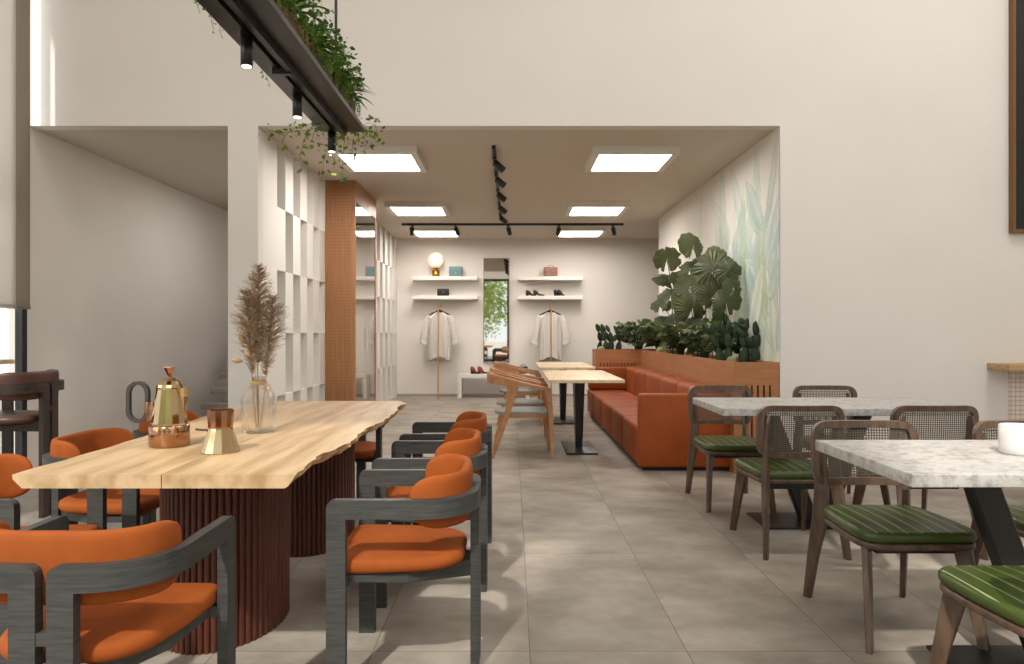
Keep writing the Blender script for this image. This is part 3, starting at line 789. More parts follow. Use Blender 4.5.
# ------------------------------------------------------------------ green cane chairs (front is local +Y)
def green_chair(label):
    t = thing('cane_chair', label, 'chair', group='green-seated cane back chairs')
    def leg(sx, sy):
        d = Vector((sx*.62, sy*.78, 0)); p = Vector((-d.y, d.x, 0)); m = MB()
        if sy > 0:
            pts = [(sx*.212, .275, 0), (sx*.196, .232, .2), (sx*.18, .185, .385)]
            m.loft(pts, d, [.018,.025,.034], p, [.0105,.012,.013])
        else:
            pts = [(sx*.212, -.28, 0), (sx*.2, -.245, .2), (sx*.187, -.205, .37), (sx*.183, -.2, .5), (sx*.178, -.222, .7), (sx*.174, -.226, .74)]
            m.loft(pts, d, [.018,.025,.034,.03,.018,.012], p, [.0105,.012,.0135,.012,.010,.008])
        o = m.build('leg', BROWNW, t)
        return o
    for sx in (-1, 1):
        for sy in (1, -1): leg(sx, sy)
    poly = outline_round([(-.222,.27),(-.228,.05),(-.2,-.185),(.2,-.185),(.228,.05),(.222,.27)], [.09,.12,.07,.07,.12,.09], 7)
    m = MB(); pillow(m, inset(poly, .004), .368, .394, .009, 0); m.build('seat_frame', BROWNW, t)
    m = MB(); m.box(-.15,.15,-.17,.2,.34,.367,.003); m.build('seat_support', DKMETAL, t)
    def ribs(x, y, f): return .0045*abs(cos(pi*(x)/.055))-.0045 if f < .999 else 0
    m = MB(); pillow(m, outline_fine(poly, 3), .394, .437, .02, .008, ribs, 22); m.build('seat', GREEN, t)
    # cane back in a rounded bent frame
    W, Z0, Z1, rc = .228, .515, .792, .075
    def bend(x): return -.185-.03*(1-(x/W)**2)
    def wrap(u, v, w):
        return (u, bend(u)+w-(v-.52)*.06, v)
    sq = outline_round([(-W,Z0),(W,Z0),(W,Z1),(-W,Z1)], rc, 8); sq = outline_fine(sq, 2, .03)
    inn = inset(sq, .03); n = len(sq); m = MB()
    m.slab([[sq[i], sq[(i+1)%n], inn[(i+1)%n], inn[i]] for i in range(n)], wrap, .03)
    m.build('back_frame', BROWNW, t)
    c = MB(); hw, h0, h1 = W-.032, Z0+.032, Z1-.032
    def inside(x, z):
        dx = abs(x)-(hw-.045); dz = max(h0+.045-z, z-(h1-.045))
        return not (dx > 0 and dz > 0 and dx*dx+dz*dz > .045**2)
    nx = 34; nz = 19
    for i in range(1, nx):
        x = -hw+2*hw*i/nx; a, b = h0, h1
        while not inside(x, a): a += .004
        while not inside(x, b): b -= .004
        s = .0021; p0 = wrap(x, a-.004, 0); p1 = wrap(x, b+.004, 0)
        c.add([(p0[0]-s,p0[1]-.001,p0[2]),(p0[0]+s,p0[1]-.001,p0[2]),(p1[0]+s,p1[1]-.001,p1[2]),(p1[0]-s,p1[1]-.001,p1[2]),(p0[0]-s,p0[1]+.001,p0[2]),(p0[0]+s,p0[1]+.001,p0[2]),(p1[0]+s,p1[1]+.001,p1[2]),(p1[0]-s,p1[1]+.001,p1[2])], [(0,1,2,3),(7,6,5,4),(0,4,5,1),(2,6,7,3),(1,5,6,2),(0,3,7,4)])
    for j in range(1, nz):
        z = h0+(h1-h0)*j/nz; e = hw
        while not inside(e, z): e -= .004
        e += .003; R = []
        for k in range(9):
            x = -e+2*e*k/8; p = wrap(x, z, 0); s = .0021
            R.append([(p[0],p[1]-.0012,p[2]-s),(p[0],p[1]+.0012,p[2]-s),(p[0],p[1]+.0012,p[2]+s),(p[0],p[1]-.0012,p[2]+s)])
        c.ring(R)
    c.build('cane_panel', CANEM, t, fix=False)
    return t
def outline_fine(poly, k, mx=None):
    out = []; n = len(poly)
    for i in range(n):
        a = Vector(poly[i]); b = Vector(poly[(i+1)%n]); L = (b-a).length
        kk = max(1, int(L/(mx or .02)))
        for j in range(kk): out.append(tuple(a.lerp(b, j/kk)))
    return out
gc = green_chair('green cane chair tucked under the near terrazzo table, facing the camera, nearest the aisle')
gc.location = (1.53, 2.905, 0); gc.rotation_euler.z = pi
copy_tree(gc, (2.235, 2.905, 0), pi, 'green cane chair on the far side of the near terrazzo table, behind the white cup')
copy_tree(gc, (1.555, 2.02, 0), 0, 'green cane chair at the bottom right corner, cropped by the picture edge')
copy_tree(gc, (1.53, 3.985, 0), 0, 'green cane chair, back to the camera, at the aisle end of the far terrazzo table')
copy_tree(gc, (2.24, 3.985, 0), 0, 'green cane chair, back to the camera, at the right end of the far terrazzo table')
copy_tree(gc, (1.50, 4.95, 0), pi, 'green cane chair beyond the far terrazzo table, in front of the orange sofa')
copy_tree(gc, (2.255, 4.95, 0), pi, 'green cane chair whose back top alone shows above the far terrazzo table')

def terr_table(label, y0, y1, x0=1.21, L=1.41, dy=-.02):
    t = thing('cafe_table', label, 'table', (x0+L/2, (y0+y1)/2, 0), group='terrazzo topped tables')
    h = (y1-y0)/2
    MB().box(-L/2, L/2, -h, h, .709, .75, .003).build('tabletop', TERR, t)
    for s in (-1, 1):
        m = MB(); m.loft([(s*.045, dy, .012), (s*.30, dy, .697)], (1,0,0), .055, (0,1,0), .03); m.build('leg', DKMETAL, t)
    MB().box(-.4,.4,-.13+dy,.13+dy,.697,.709).build('mounting_plate', DKMETAL, t)
    MB().box(-.37,.37,-.18+dy,.18+dy,0,.012,.002).build('base_plate', DKMETAL, t)
    return t
terr_table('near white-grey terrazzo table at the right edge, carrying a white cup', 2.16, 2.85)
terr_table('far white-grey terrazzo table beside the orange sofa', 4.0, 4.69, 1.185, dy=.1)
cp = thing('cup', 'white ceramic cup standing on the near terrazzo table', 'cup', (1.795, 2.52, .75))
m = MB(); m.smooth = True; m.lathe([(.0,0),(.058,0),(.064,.006),(.066,.03),(.066,.1),(.063,.102),(.06,.1),(.058,.02),(.0,.012)], seg=36, cap0=False, cap1=False); m.build('body', CERAM, cp)
m = MB(); m.tube([(.064,0,.082)]+[(.064+.036*sin(pi*i/8), 0, .052+.03*cos(pi*i/8)) for i in range(1,8)]+[(.064,0,.022)], .0055, 8); m.build('handle', CERAM, cp)

# ------------------------------------------------------------------ warm wood armchairs by the sofa tables (front is local +Y)
def wood_chair(label):
    t = thing('wooden_chair', label, 'chair', group='curved wooden armchairs')
    pts = []
    n = 48
    for i in range(n+1):
        u = i/n; a = pi*(u) # 0 right front ->pi left front
        # U shaped plan
        if u < .28: p = Vector((.262-.012*(u/.28), .262-.32*(u/.28), 0))
        elif u > .72: q = (1-u)/.28; p = Vector((-(.262-.012*q), .262-.32*q, 0))
        else:
            th = (u-.28)/.44*pi; p = Vector((.25*cos(th), -.058-.215*sin(th)**.85, 0))
        pts.append(p)
    R = []
    for i, p in enumerate(pts):
        a = pts[max(0,i-1)]; b = pts[min(n,i+1)]; d = (b-a).normalized(); nn = Vector((d.y, -d.x, 0))
        f = (.262-p.y)/.535       # 0 at the arm tips, 1 at the back
        zt = .662+.138*(f**1.15); hb = .034+.072*max(0, (f-.3)/.7)**1.1; th = .016+.004*(1-f)
        c = p
        R.append([tuple(c+nn*th+Vector((0,0,zt-.006))), tuple(c+nn*(th-.006)+Vector((0,0,zt))), tuple(c-nn*(th-.006)+Vector((0,0,zt))), tuple(c-nn*th+Vector((0,0,zt-.006))), tuple(c-nn*th+Vector((0,0,zt-hb))), tuple(c+nn*th+Vector((0,0,zt-hb)))])
    m = MB(); m.ring(R); m.build('back_rail', WARMW, t)
    for s in (1, -1):
        m = MB(); m.loft([(s*.27,.285,0),(s*.264,.27,.42),(s*.258,.245,.655)], (0,1,0), [.013,.021,.026], (1,0,0), [.012,.014,.016]); m.build('leg', WARMW, t)
        m = MB(); m.loft([(s*.255,-.235,0),(s*.255,-.11,.4),(s*.252,-.03,.70)], (0,1,0), [.015,.025,.034], (1,0,0), [.012,.014,.015]); m.build('leg', WARMW, t)
    m = MB(); m.box(-.25,.25,.185,.21,.375,.405); m.box(-.25,.25,-.15,-.125,.375,.405)
    for s in (1,-1): m.box(s*.225, s*.25, -.16,.23,.378,.408)
    m.build('seat_rail', WARMW, t)
    poly = outline_round([(-.235,.25),(-.235,-.14),(-.12,-.22),(.12,-.22),(.235,-.14),(.235,.25)], .05, 5)
    m = MB(); pillow(m, poly, .405, .436, .012, .004); m.build('seat', GREYC, t)
    return t
wc = wood_chair('nearest curved wooden armchair with a grey seat, beside the pale tables')
wc.location = (.07, 6.91, 0); wc.rotation_euler.z = -pi/2; wc.scale = (1, 1.08, 1)
copy_tree(wc, (.07, 7.72, 0), -pi/2, 'second curved wooden armchair in the row beside the pale tables')
copy_tree(wc, (.07, 9.3, 0), -pi/2, 'farthest curved wooden armchair, at the far pale table')

def pale_table(label, y0, y1):
    t = thing('cafe_table', label, 'table', (.675, (y0+y1)/2, 0), group='pale wood two-seat tables'); h = (y1-y0)/2
    MB().box(-.342,.342,-h,h,.72,.75,.003).build('tabletop', PALEW, t)
    MB().box(-.12,.12,-.3,.3,.708,.72).build('mounting_plate', DKMETAL, t)
    m = MB(); m.loft([(-.0,0,.02),(-.0,0,.708)], (1,0,0), [.033,.05], (0,1,0), [.06,.16]); m.build('column', DKMETAL, t)
    MB().box(-.152,.152,-.39,.39,0,.02,.003).build('base_plate', DKMETAL, t)
pale_table('nearer pale wood table on a black pedestal before the orange sofa', 6.42, 8.05)
pale_table('farther pale wood table on a black pedestal before the orange sofa', 8.72, 10.25)

# ------------------------------------------------------------------ modular orange sofa and planter
sofa = thing('sofa', 'long modular orange leather sofa with a high near end panel', 'sofa', (1.48, 8.1, 0))
def sb(name, x0, x1, y0, y1, z0, z1, b=.02):
    m = MB(); m.box(x0-1.48, x1-1.48, y0-8.1, y1-8.1, z0, z1, b); return m.build(name, SOFAOR, sofa)
sb('end_panel', 1.08, 1.872, 6.04, 6.17, .03, .655)
ym = [6.175, 6.995, 7.815, 8.635, 9.455, 10.275]
for i in range(5):
    a, b = ym[i]+.003, ym[i+1]-.003
    sb('seat_module', 1.08, 1.60, a, b, .03, .362, .03)
    if i < 4: sb('back_cushion', 1.605, 1.845, a, b, .03, .69, .04)
sb('back_cushion', 1.605, 1.845, ym[4]+.003, 10.06, .03, .69, .04)
sb('end_back_cushion', 1.09, 1.845, 10.07, 10.285, .365, .685, .03)
m = MB(); m.box(1.12-1.48, 1.84-1.48, 6.08-8.1, 10.2-8.1, 0, .03); m.build('plinth', BLKFAB, sofa)

pl = thing('planter', 'long wooden planter box with slotted ends behind the orange sofa', 'planter', (2.0, 8.3, 0))
def pbuild(m, name, mt): return m.build(name, mt, pl, loc=(-2.0, -8.3, 0))
def slotted(u0, u1, pitch=.05, sw=.016, z0=.08, z1=.735, top=.928):
    n = int((u1-u0-.06)/pitch); us = [u0]; start = u0+((u1-u0)-(n-1)*pitch)/2
    for i in range(n): us += [start+i*pitch-sw/2, start+i*pitch+sw/2]
    us.append(u1); vs = [0, z0, z1, top]; cells = []
    for i in range(len(us)-1):
        for j in range(3):
            if i % 2 == 1 and j == 1: continue
            cells.append([(us[i],vs[j]),(us[i+1],vs[j]),(us[i+1],vs[j+1]),(us[i],vs[j+1])])
    return cells
m = MB(); m.slab(slotted(1.876, 2.224), lambda u,v,w:(u, 5.965+w, v), .03); pbuild(m, 'slotted_panel', PLANTW)
m = MB(); m.slab(slotted(1.205, 1.85), lambda u,v,w:(u, 10.31+w, v), .03); pbuild(m, 'slotted_panel', PLANTW)
m = MB(); m.box(1.85, 1.876, 5.95, 10.325, 0, .928); pbuild(m, 'side_panel', PLANTW)
m = MB(); m.box(1.205, 1.235, 10.325, 10.7, 0, .928); m.box(1.205, 2.2, 10.67, 10.7, 0, .928); m.box(2.194, 2.224, 5.985, 10.7, 0, .928); pbuild(m, 'side_panel', PLANTW)
m = MB(); m.box(1.878, 2.188, 6.0, 10.66, .01, .86); m.box(1.237, 1.878, 10.36, 10.66, .01, .86); pbuild(m, 'liner', SLOT)
m = MB()
m.box(1.878, 2.188, 6.0, 10.66, .861, .885); m.box(1.237, 1.878, 10.36, 10.66, .861, .885); tag(pbuild(m, 'soil', SOIL), kind='stuff')

# ------------------------------------------------------------------ planter plants
def fanleaf(M, c, r, n, seed):
    rnd = random.Random(seed); n = Vector(n).normalized(); up = Vector((0,0,1)); a = up.cross(n)
    if a.length < .1: a = Vector((1,0,0))
    a.normalize(); b = n.cross(a).normalized(); c = Vector(c)
    N = 48; R = [[], [], []]; gap = rnd.uniform(.12, .3)
    notch = [rnd.uniform(0, 2*pi) for _ in range(3)]
    for i in range(N+1):
        t = -pi/2+gap+(2*pi-2*gap)*i/N
        ex = r*(1+.045*sin(9*t+seed)+.03*(i % 2))
        for q in notch:
            dd = abs((t-q+pi) % (2*pi)-pi)
            if dd < .09: ex *= .8
        z = .03*r*(1 if i % 2 else -1)
        for k, f in enumerate((.12, .6, 1.0)):
            p = c+a*cos(t)*ex*f*1.08+b*(sin(t)*ex*f+.12*r)+n*(z*f-.28*r*f*f+.05*r)
            R[k].append(p)
    V = R[0]+R[1]+R[2]; m = N+1; FF = []
    for k in range(2):
        for i in range(N): FF.append((k*m+i, k*m+i+1, (k+1)*m+i+1, (k+1)*m+i))
    V.append(c+b*.12*r+n*.05*r); FF += [(3*m, i+1, i) for i in range(N)]
    M.add(V, FF)
def fan_plant(label, base, leaves, seed):
    t = thing('fan_leaf_plant', label, 'plant', base, group='tall round-leaved plants in the planter'); b = Vector(base); rnd = random.Random(seed)
    for i, (px, py, rp, d, tilt) in enumerate(leaves):
        c = at(px, py, d)-b; r = rp*1.12*d/F
        yaw = rnd.uniform(-.5, .5)
        n = Vector((sin(yaw), -cos(yaw)*cos(tilt), sin(tilt)))
        m = MB(); fanleaf(m, c, r, n, seed*10+i); lf = m.build('leaf', FANLEAF, t, fix=False)
        m = MB(); s = (rnd.uniform(-.06,.06), rnd.uniform(-.25,.25), 0)
        m.tube(bez(s, (s[0], s[1], c.z*.75), tuple(c+Vector((0,.01,.0))), 10), .005, 6); m.build('stem', TRUNK, t)
    return t
fan_plant('nearest tall round-leaved plant in the planter, its leaves darkest', (2.03, 7.05, .885),
  [(713,270,16.5,7.0,.15),(728,272,11,6.8,.3),(718,254,9,7.1,.5),(726,303,12,6.75,.0),(714,298,13,7.0,-.1),(733,288,9,6.7,.2),(722,322,10,6.9,.2),(706,285,12,7.2,.3)], 1)
fan_plant('middle round-leaved plant in the planter, tallest with two leaves above the rest', (2.03, 7.85, .885),
  [(693,247,13,7.7,.25),(690,270,11,7.75,.6),(692,310,14,7.6,-.1),(690,288,12,7.7,.2),(702,262,8,7.8,.8),(684,294,9,7.9,.4),(700,327,10,7.6,.3),(686,326,8,7.8,.5)], 2)
fan_plant('farthest round-leaved plant in the planter, leaning toward the back wall', (1.99, 8.9, .885),
  [(667,260,11.5,8.8,.2),(669,279,13,8.7,1.0),(671,297,13.5,8.6,.7),(661,305,9,9.0,.8),(680,280,9,8.6,.5),(675,322,9,8.7,.5),(664,322,8,8.9,.7)], 3)
def bush(label, base, R, H, n, sz, seed, mt=None, name='rubber_plant', cat='plant', group='low leafy plants in the planter'):
    t = thing(name, label, cat, base, group=group); rnd = random.Random(seed)
    st = MB(); M = MB()
    for i in range(n):
        a = rnd.uniform(0, 2*pi); h = H*rnd.uniform(.3, 1.0); rr = R*sqrt(rnd.random())*(.5+.5*h/H)
        c = Vector((rr*cos(a), rr*sin(a), h)); out = Vector((cos(a), sin(a), rnd.uniform(-.3, .8))).normalized()
        L = sz*rnd.uniform(.6, 1.1); W = L*.40; sd = out.cross(Vector((rnd.uniform(-.8,.8),rnd.uniform(-.4,.9),.8))).normalized(); up = sd.cross(out)
        c.x = min(c.x, 2.2-base[0]-max(0, out.x)*L-W)
        tip = c+out*L-Vector((0,0,.25*L))
        pts = [c, c+out*L*.25+sd*W*.8, c+out*L*.6+sd*W, tip, c+out*L*.6-sd*W, c+out*L*.25-sd*W*.8, c+out*L*.3-up*L*.05, c+out*L*.65-up*L*.08]
        M.add(pts, [(0,1,6),(1,2,7,6),(2,3,7),(3,4,7),(4,5,6,7),(5,0,6)])
        if i % 3 == 0: st.tube(bez((c.x*.2, c.y*.2, 0), (c.x*.3, c.y*.3, h*.7), tuple(c), 5), .004, 5)
    st.build('stem', TRUNK, t); M.build('foliage', mt or SMLEAF, t, fix=False)
    return t
bush('leafy low plant at the far corner of the planter, right of the far cactus', (1.86, 10.45, .885), .27, .42, 190, .15, 21)
bush('leafy low plant between the far corner and the tall fan plants', (2.02, 9.75, .885), .26, .42, 200, .14, 22)
bush('leafy low plant under the farthest fan plant', (2.0, 8.45, .885), .25, .36, 170, .13, 23)
bush('leafy low plant under the middle fan plant', (2.02, 7.45, .885), .24, .34, 170, .12, 24)
bush('leafy low plant beside the nearest fan plant', (2.04, 6.72, .885), .2, .38, 150, .11, 25)
def pads(label, base, seed, H, n0):
    t = thing('prickly_pear', label, 'cactus', base, group='prickly pear cacti in the planter'); rnd = random.Random(seed)
    def pad(p, d, L, W, yaw, depth):
        m = MB(); m.smooth = True; d = d.normalized(); side = Vector((cos(yaw), sin(yaw), 0)); side = (side-d*side.dot(d)).normalized(); th = side.cross(d); R = []
        for k in range(9):
            f = k/8; w = W*(sin(pi*min(1, max(.02, f))**.85))**.7+.004; 
            R.append([p+d*L*f+side*w*.5*cos(2*pi*i/12)+th*(.013*(w/W)+.002)*sin(2*pi*i/12) for i in range(12)])
        m.ring(R); m.build('pad', CACT, t)
        if depth < 3:
            for q in range(rnd.choice((1,2,2)) if depth else 2):
                s = (q-.5)*1.1+rnd.uniform(-.2,.2); dd = d*1.0+side*s*.75
                pad(p+d*L*.93+side*s*W*.2, dd+Vector((0,0,.3)), L*rnd.uniform(.7,.92), W*rnd.uniform(.7,.9), yaw+rnd.uniform(-.4,.4), depth+1)
    for i in range(n0):
        pad(Vector((rnd.uniform(-.04,.04)+(i-(n0-1)/2)*.075, rnd.uniform(-.06,.06), -.01)), Vector((rnd.uniform(-.25,.25), 0, 1)), H*.4, H*.19, rnd.uniform(-.5,.5), 1)
    return t
pads('prickly pear cactus in the far end of the planter by the back wall', (1.42, 10.5, .885), 5, .46, 5)
pads('prickly pear cactus at the near end of the planter', (2.05, 6.48, .885), 9, .44, 5)
def ball(label, x, y, r, h):
    t = thing('barrel_cactus', label, 'cactus', (x, y, .882), group='pale barrel cacti in the planter'); m = MB(); m.smooth = True; R = []
    for k in range(11):
        a = -pi/2+pi*(.12+.88*k/10); R.append([(r*(1+.06*cos(8*q*2*pi/48))*cos(a)*cos(2*pi*q/48)+0, r*(1+.06*cos(8*q*2*pi/48))*cos(a)*sin(2*pi*q/48), h/2+h/2*sin(a)) for q in range(48)])
    m.ring(R); m.build('body', CACT2, t)
ball('larger pale barrel cactus at the near end of the planter', 1.97, 6.62, .06, .125)
ball('smaller pale barrel cactus at the near end of the planter', 1.98, 6.44, .042, .08)
ball('pale barrel cactus below the farthest fan plant', 1.93, 9.25, .06, .11)
ball('pale barrel cactus at the far left end of the planter', 1.30, 10.42, .05, .09)

# ------------------------------------------------------------------ hanging planter shelf over the table
HP = thing('hanging_shelf', 'long dark metal shelf hung from the ceiling over the oak table, greenery on top', 'hanging shelf', (-1.06, 3.2, 2.44))
def hb(m, n, mt, par=HP): 
    o = m.build(n, mt, par, loc=(1.06, -3.2, -2.44)); return o
m = MB(); m.box(-1.2, -.925, 1.9, 4.5, 2.44, 2.448); m.box(-.93,-.925,1.9,4.5,2.448,2.466); m.box(-1.2,-1.195,1.9,4.5,2.448,2.466); hb(m, 'shelf_plate', DKMETAL2)
m = MB(); m.box(-1.062, -1.035, 1.9, 4.46, 2.405, 2.44); hb(m, 'track', DKMETAL)
m = MB(); m.box(-1.13, -1.10, 1.9, 4.48, 2.418, 2.44); hb(m, 'spot_rail', DKMETAL2)
m = MB(); m.box(-1.13, -1.04, 3.36, 3.39, 2.395, 2.44); hb(m, 'cross_connector', DKMETAL)
for y in (2.1, 4.3):
    m = MB(); m.tube([(-1.06, y, 2.448), (-1.06, y, HZ)], .009, 8); hb(m, 'rod', DKMETAL)
for y, w in ((3.0,'nearest cylindrical'),(3.71,'middle cylindrical'),(4.42,'farthest cylindrical')):
    t = thing('pendant_spotlight', f'{w} black downlight under the hanging shelf', 'spotlight', (-1.115, y, 2.295), group='black cylinder downlights under the hanging shelf')
    m = MB(); m.smooth = True; m.lathe([(.02,.002),(.0245,0),(.0245,.122),(.01,.123)], seg=24); m.build('body', DKMETAL, t)
    m = MB(); m.lathe([(.019,-.001),(.019,.004)], seg=20); m.build('lens', SPOTEM, t)
t = thing('planter_trough', 'narrow reddish wooden plant trough on the hanging shelf', 'planter', (-1.06, 3.2, 2.449))
def open_trough():
    m = MB(); x0, x1, y0, y1, h = -.11, .09, -1.25, 1.22, .14
    m.box(x0,x1,y0,y1,0,.01); m.box(x0,x0+.012,y0,y1,.01,h); m.box(x1-.012,x1,y0,y1,.01,h); m.box(x0+.012,x1-.012,y0,y0+.012,.01,h); m.box(x0+.012,x1-.012,y1-.012,y1,.01,h)
    for i in range(18): m.box(x1, x1+.004, y0+.02+i*.136, y0+.02+i*.136+.012, 0, h)
    return m
open_trough().build('trough', TROUGH, t)
m = MB(); m.box(-.095,.076,-1.235,1.205,.012,.12); tag(m.build('soil', SOIL, t), kind='stuff')
def fern(label, base, seed, R=.2, n=85, nstr=14):
    t = thing('trough_fern', label, 'plant', base, group='ferns in the hanging trough'); rnd = random.Random(seed); M = MB()
    for i in range(n):
        a = rnd.uniform(0, 2*pi); L = R*rnd.uniform(.6, 1.25); el = rnd.uniform(.35, 1.3)
        d = Vector((cos(a)*cos(el), sin(a)*cos(el), sin(el))); p = Vector((rnd.uniform(-.04,.04), rnd.uniform(-.1,.1), 0)); w = rnd.uniform(.009,.017)
        sd = d.cross(Vector((0,0,1))).normalized(); prev = None; k = 6; V = []
        for j in range(k+1):
            f = j/k; q = p+d*L*f+Vector((0,0,-.55*L*f*f)); ww = w*sin(pi*(.12+.88*f)**.8) if j < k else .0005
            V += [q-sd*ww, q+Vector((0,0,-ww*.4)), q+sd*ww]
        M.add(V, [f for j in range(k) for f in ((3*j,3*j+1,3*j+4,3*j+3),(3*j+1,3*j+2,3*j+5,3*j+4))])
    # round leaves
    for i in range(n*4):
        a = rnd.uniform(0, 2*pi); rr = R*.62*sqrt(rnd.random()); c = Vector((rr*cos(a)*.8+.02, rr*sin(a)*1.25, rnd.uniform(-.02,.26)*(1.1-.7*rr/R)+.02)); leaflet(M, c, rnd, .028)
    M.build('fronds', FERN, t, fix=False)
    for i in range(nstr):
        y = rnd.uniform(-.22, .22); x = .078+rnd.uniform(0,.02); L = rnd.uniform(.08,.17); z = .04; M = MB()
        M.tube([(.0, y, .02), (x*.7, y, z+.01), (x, y, z), (x, y, z-L)], .001, 4)
        for k in range(int(L/.01)):
            leaflet(M, Vector((x+rnd.uniform(-.008,.008), y+rnd.uniform(-.008,.008), z-k*.01)), rnd, .015)
        M.build('trailing_strand', IVY, t, fix=False)
def leaflet(M, c, rnd, s):
    d = Vector((rnd.uniform(-1,1), rnd.uniform(-1,1), rnd.uniform(-1,.6))).normalized(); sd = d.cross(Vector((rnd.uniform(-1,1),rnd.uniform(-1,1),1))).normalized(); up = d.cross(sd)
    s *= rnd.uniform(.7,1.25)
    M.add([c, c+d*s*.45+sd*s*.38, c+d*s*.95+sd*s*.18, c+d*s*1.15, c+d*s*.95-sd*s*.18, c+d*s*.45-sd*s*.38, c+d*s*.55-up*s*.08], [(0,1,6),(1,2,6),(2,3,6),(3,4,6),(4,5,6),(5,0,6)])
fl = ['nearest fern in the hanging trough, mostly cut off by the top picture edge','second nearest fern in the hanging trough, cut by the top edge','middle fern in the hanging trough','second fern from the far end of the hanging trough','fern at the far end of the hanging trough']
for i, y in enumerate((2.65, 3.08, 3.5, 3.88, 4.2)):
    fern(fl[i], (-1.03, y, 2.575), 41+i, R=.255)
vw = ['leftmost','second from left','third from left','fourth from left','fifth from left','sixth from left','seventh from left','eighth from left','ninth from left','rightmost']
tips = [(266,128),(282,143),(300,160),(312,140),(322,178),(334,168),(342,182),(352,160),(366,150),(378,140)]
for i, (px, py) in enumerate(tips):
    rnd = random.Random(70+i); d = rnd.uniform(4.1, 4.75)
    s = Vector((-1.13+.2*i/9, 4.46, 2.46+.03*rnd.random())); e = at(px, py, d)
    t = thing('trailing_vine', f'{vw[i]} of the leafy vines trailing from the far end of the hanging shelf', 'vine', tuple(s), group='vines trailing from the hanging shelf')
    out = Vector((e.x, d, s.z-.02))
    pts = bez((0,0,0), tuple((out-s)*.9), tuple(e-s), 14)
    m = MB(); m.tube(pts, .0013, 5); m.build('stem', TRUNK, t)
    M = MB()
    for q in pts[1:]:
        for _ in range(rnd.choice((1,2,3))): leaflet(M, q+Vector((rnd.uniform(-.045,.045),rnd.uniform(-.03,.03),rnd.uniform(-.045,.045))), rnd, .03)
    M.build('leaves', IVY, t, fix=False)
for i, (px, py, d) in enumerate(((200,12,2.72),(214,30,2.86),(222,38,2.95),(254,62,3.3),(264,78,3.45),(270,86,3.5))):
    rnd = random.Random(90+i); e = at(px, py, d); t = thing('trailing_vine', f"{['first','second','third','fourth','fifth','sixth'][i]} short sprig, from the near end, poking past the left edge of the hanging shelf", 'vine', (-1.19, d, 2.455), group='short sprigs at the shelf edge')
    s = Vector((-1.19, d, 2.455)); M = MB(); pts = bez((0,0,0), (-.03,0,.01), tuple(e-s), 4)
    m = MB(); m.tube(pts, .001, 5); m.build('stem', TRUNK, t)
    for q in pts[2:]:
        for _ in range(2): leaflet(M, q+Vector((rnd.uniform(-.008,.008),0,rnd.uniform(-.008,.008))), rnd, .014)
    M.build('leaves', IVY, t, fix=False)

# ------------------------------------------------------------------ mirrored cabinet in the lattice wall
t = thing('cabinet', 'tall reeded wooden cabinet with a mirrored double door', 'cabinet', (-1.94, 8.68, 0))
m = MB(); x0, x1, y0, y1 = -.17, .17, -.62, .62
m.box(x0+.004, x1-.03, y0+.006, y1-.006, .01, CZ-.002)
nr = 16
for i in range(nr):
    a = x0+(x1-x0)*(i+.12)/nr; b = x0+(x1-x0)*(i+.88)/nr; m.box(a, b, y0-.004, y0+.006, .01, CZ-.002, .003)
m.build('carcass', CABW, t)
m = MB(); zt = 2.655; zb = .06
m.box(x1-.03, x1, y0, y1, zt, CZ-.002); m.box(x1-.03, x1, y0, y1, .01, zb); m.box(x1-.03, x1, y0, y0+.035, zb, zt); m.box(x1-.03, x1, y1-.05, y1, zb, zt); m.build('face_frame', CABW, t)
for a, b in ((y0+.037, -.002), (.002, y1-.052)):
    m = MB(); m.box(x1-.022, x1-.006, a, b, zb+.002, zt-.002); d = m.build('door', PANELGLASS, t)
    m = MB(); m.box(x1-.006, x1+.012, (-.03 if a < -.1 else .018), (-.018 if a < -.1 else .03), .95, 1.25); m.build('handle', WHITE, d)

# ------------------------------------------------------------------ back wall: shelves, mirror, rails, bench and goods
def shelf(lab, x0, x1, z1):
    tag(MB().box(x0, x1, 12.85, YB-.001, z1-.066, z1, .003).build('wall_shelf', WHITE), lab, 'shelf', 'white floating shelves')
shelf('upper white floating shelf left of the mirror', -1.79, -.62, 2.182)
shelf('lower white floating shelf left of the mirror', -1.79, -.62, 1.832)
shelf('upper white floating shelf right of the mirror', .10, 1.27, 2.182)
shelf('lower white floating shelf right of the mirror', .10, 1.27, 1.832)
t = thing('wall_mirror', 'tall narrow wall mirror between the two sets of shelves', 'mirror', (-.287, YB-.002, .61))
m = MB(); W2, H2 = .24, 1.927; f = .012
m.slab([[(-W2,0),(W2,0),(W2-f,f),(-W2+f,f)],[(W2,0),(W2,H2),(W2-f,H2-f),(W2-f,f)],[(W2,H2),(-W2,H2),(-W2+f,H2-f),(W2-f,H2-f)],[(-W2,H2),(-W2,0),(-W2+f,f),(-W2+f,H2-f)]], lambda u,v,w:(u,-.015+w,v), .03); m.build('frame', mat('mirror_frame', '#9A9186', .4), t)
MB().box(-W2+f, W2-f, -.02, -.004, f, H2-f).build('glass', MIRROR, t)
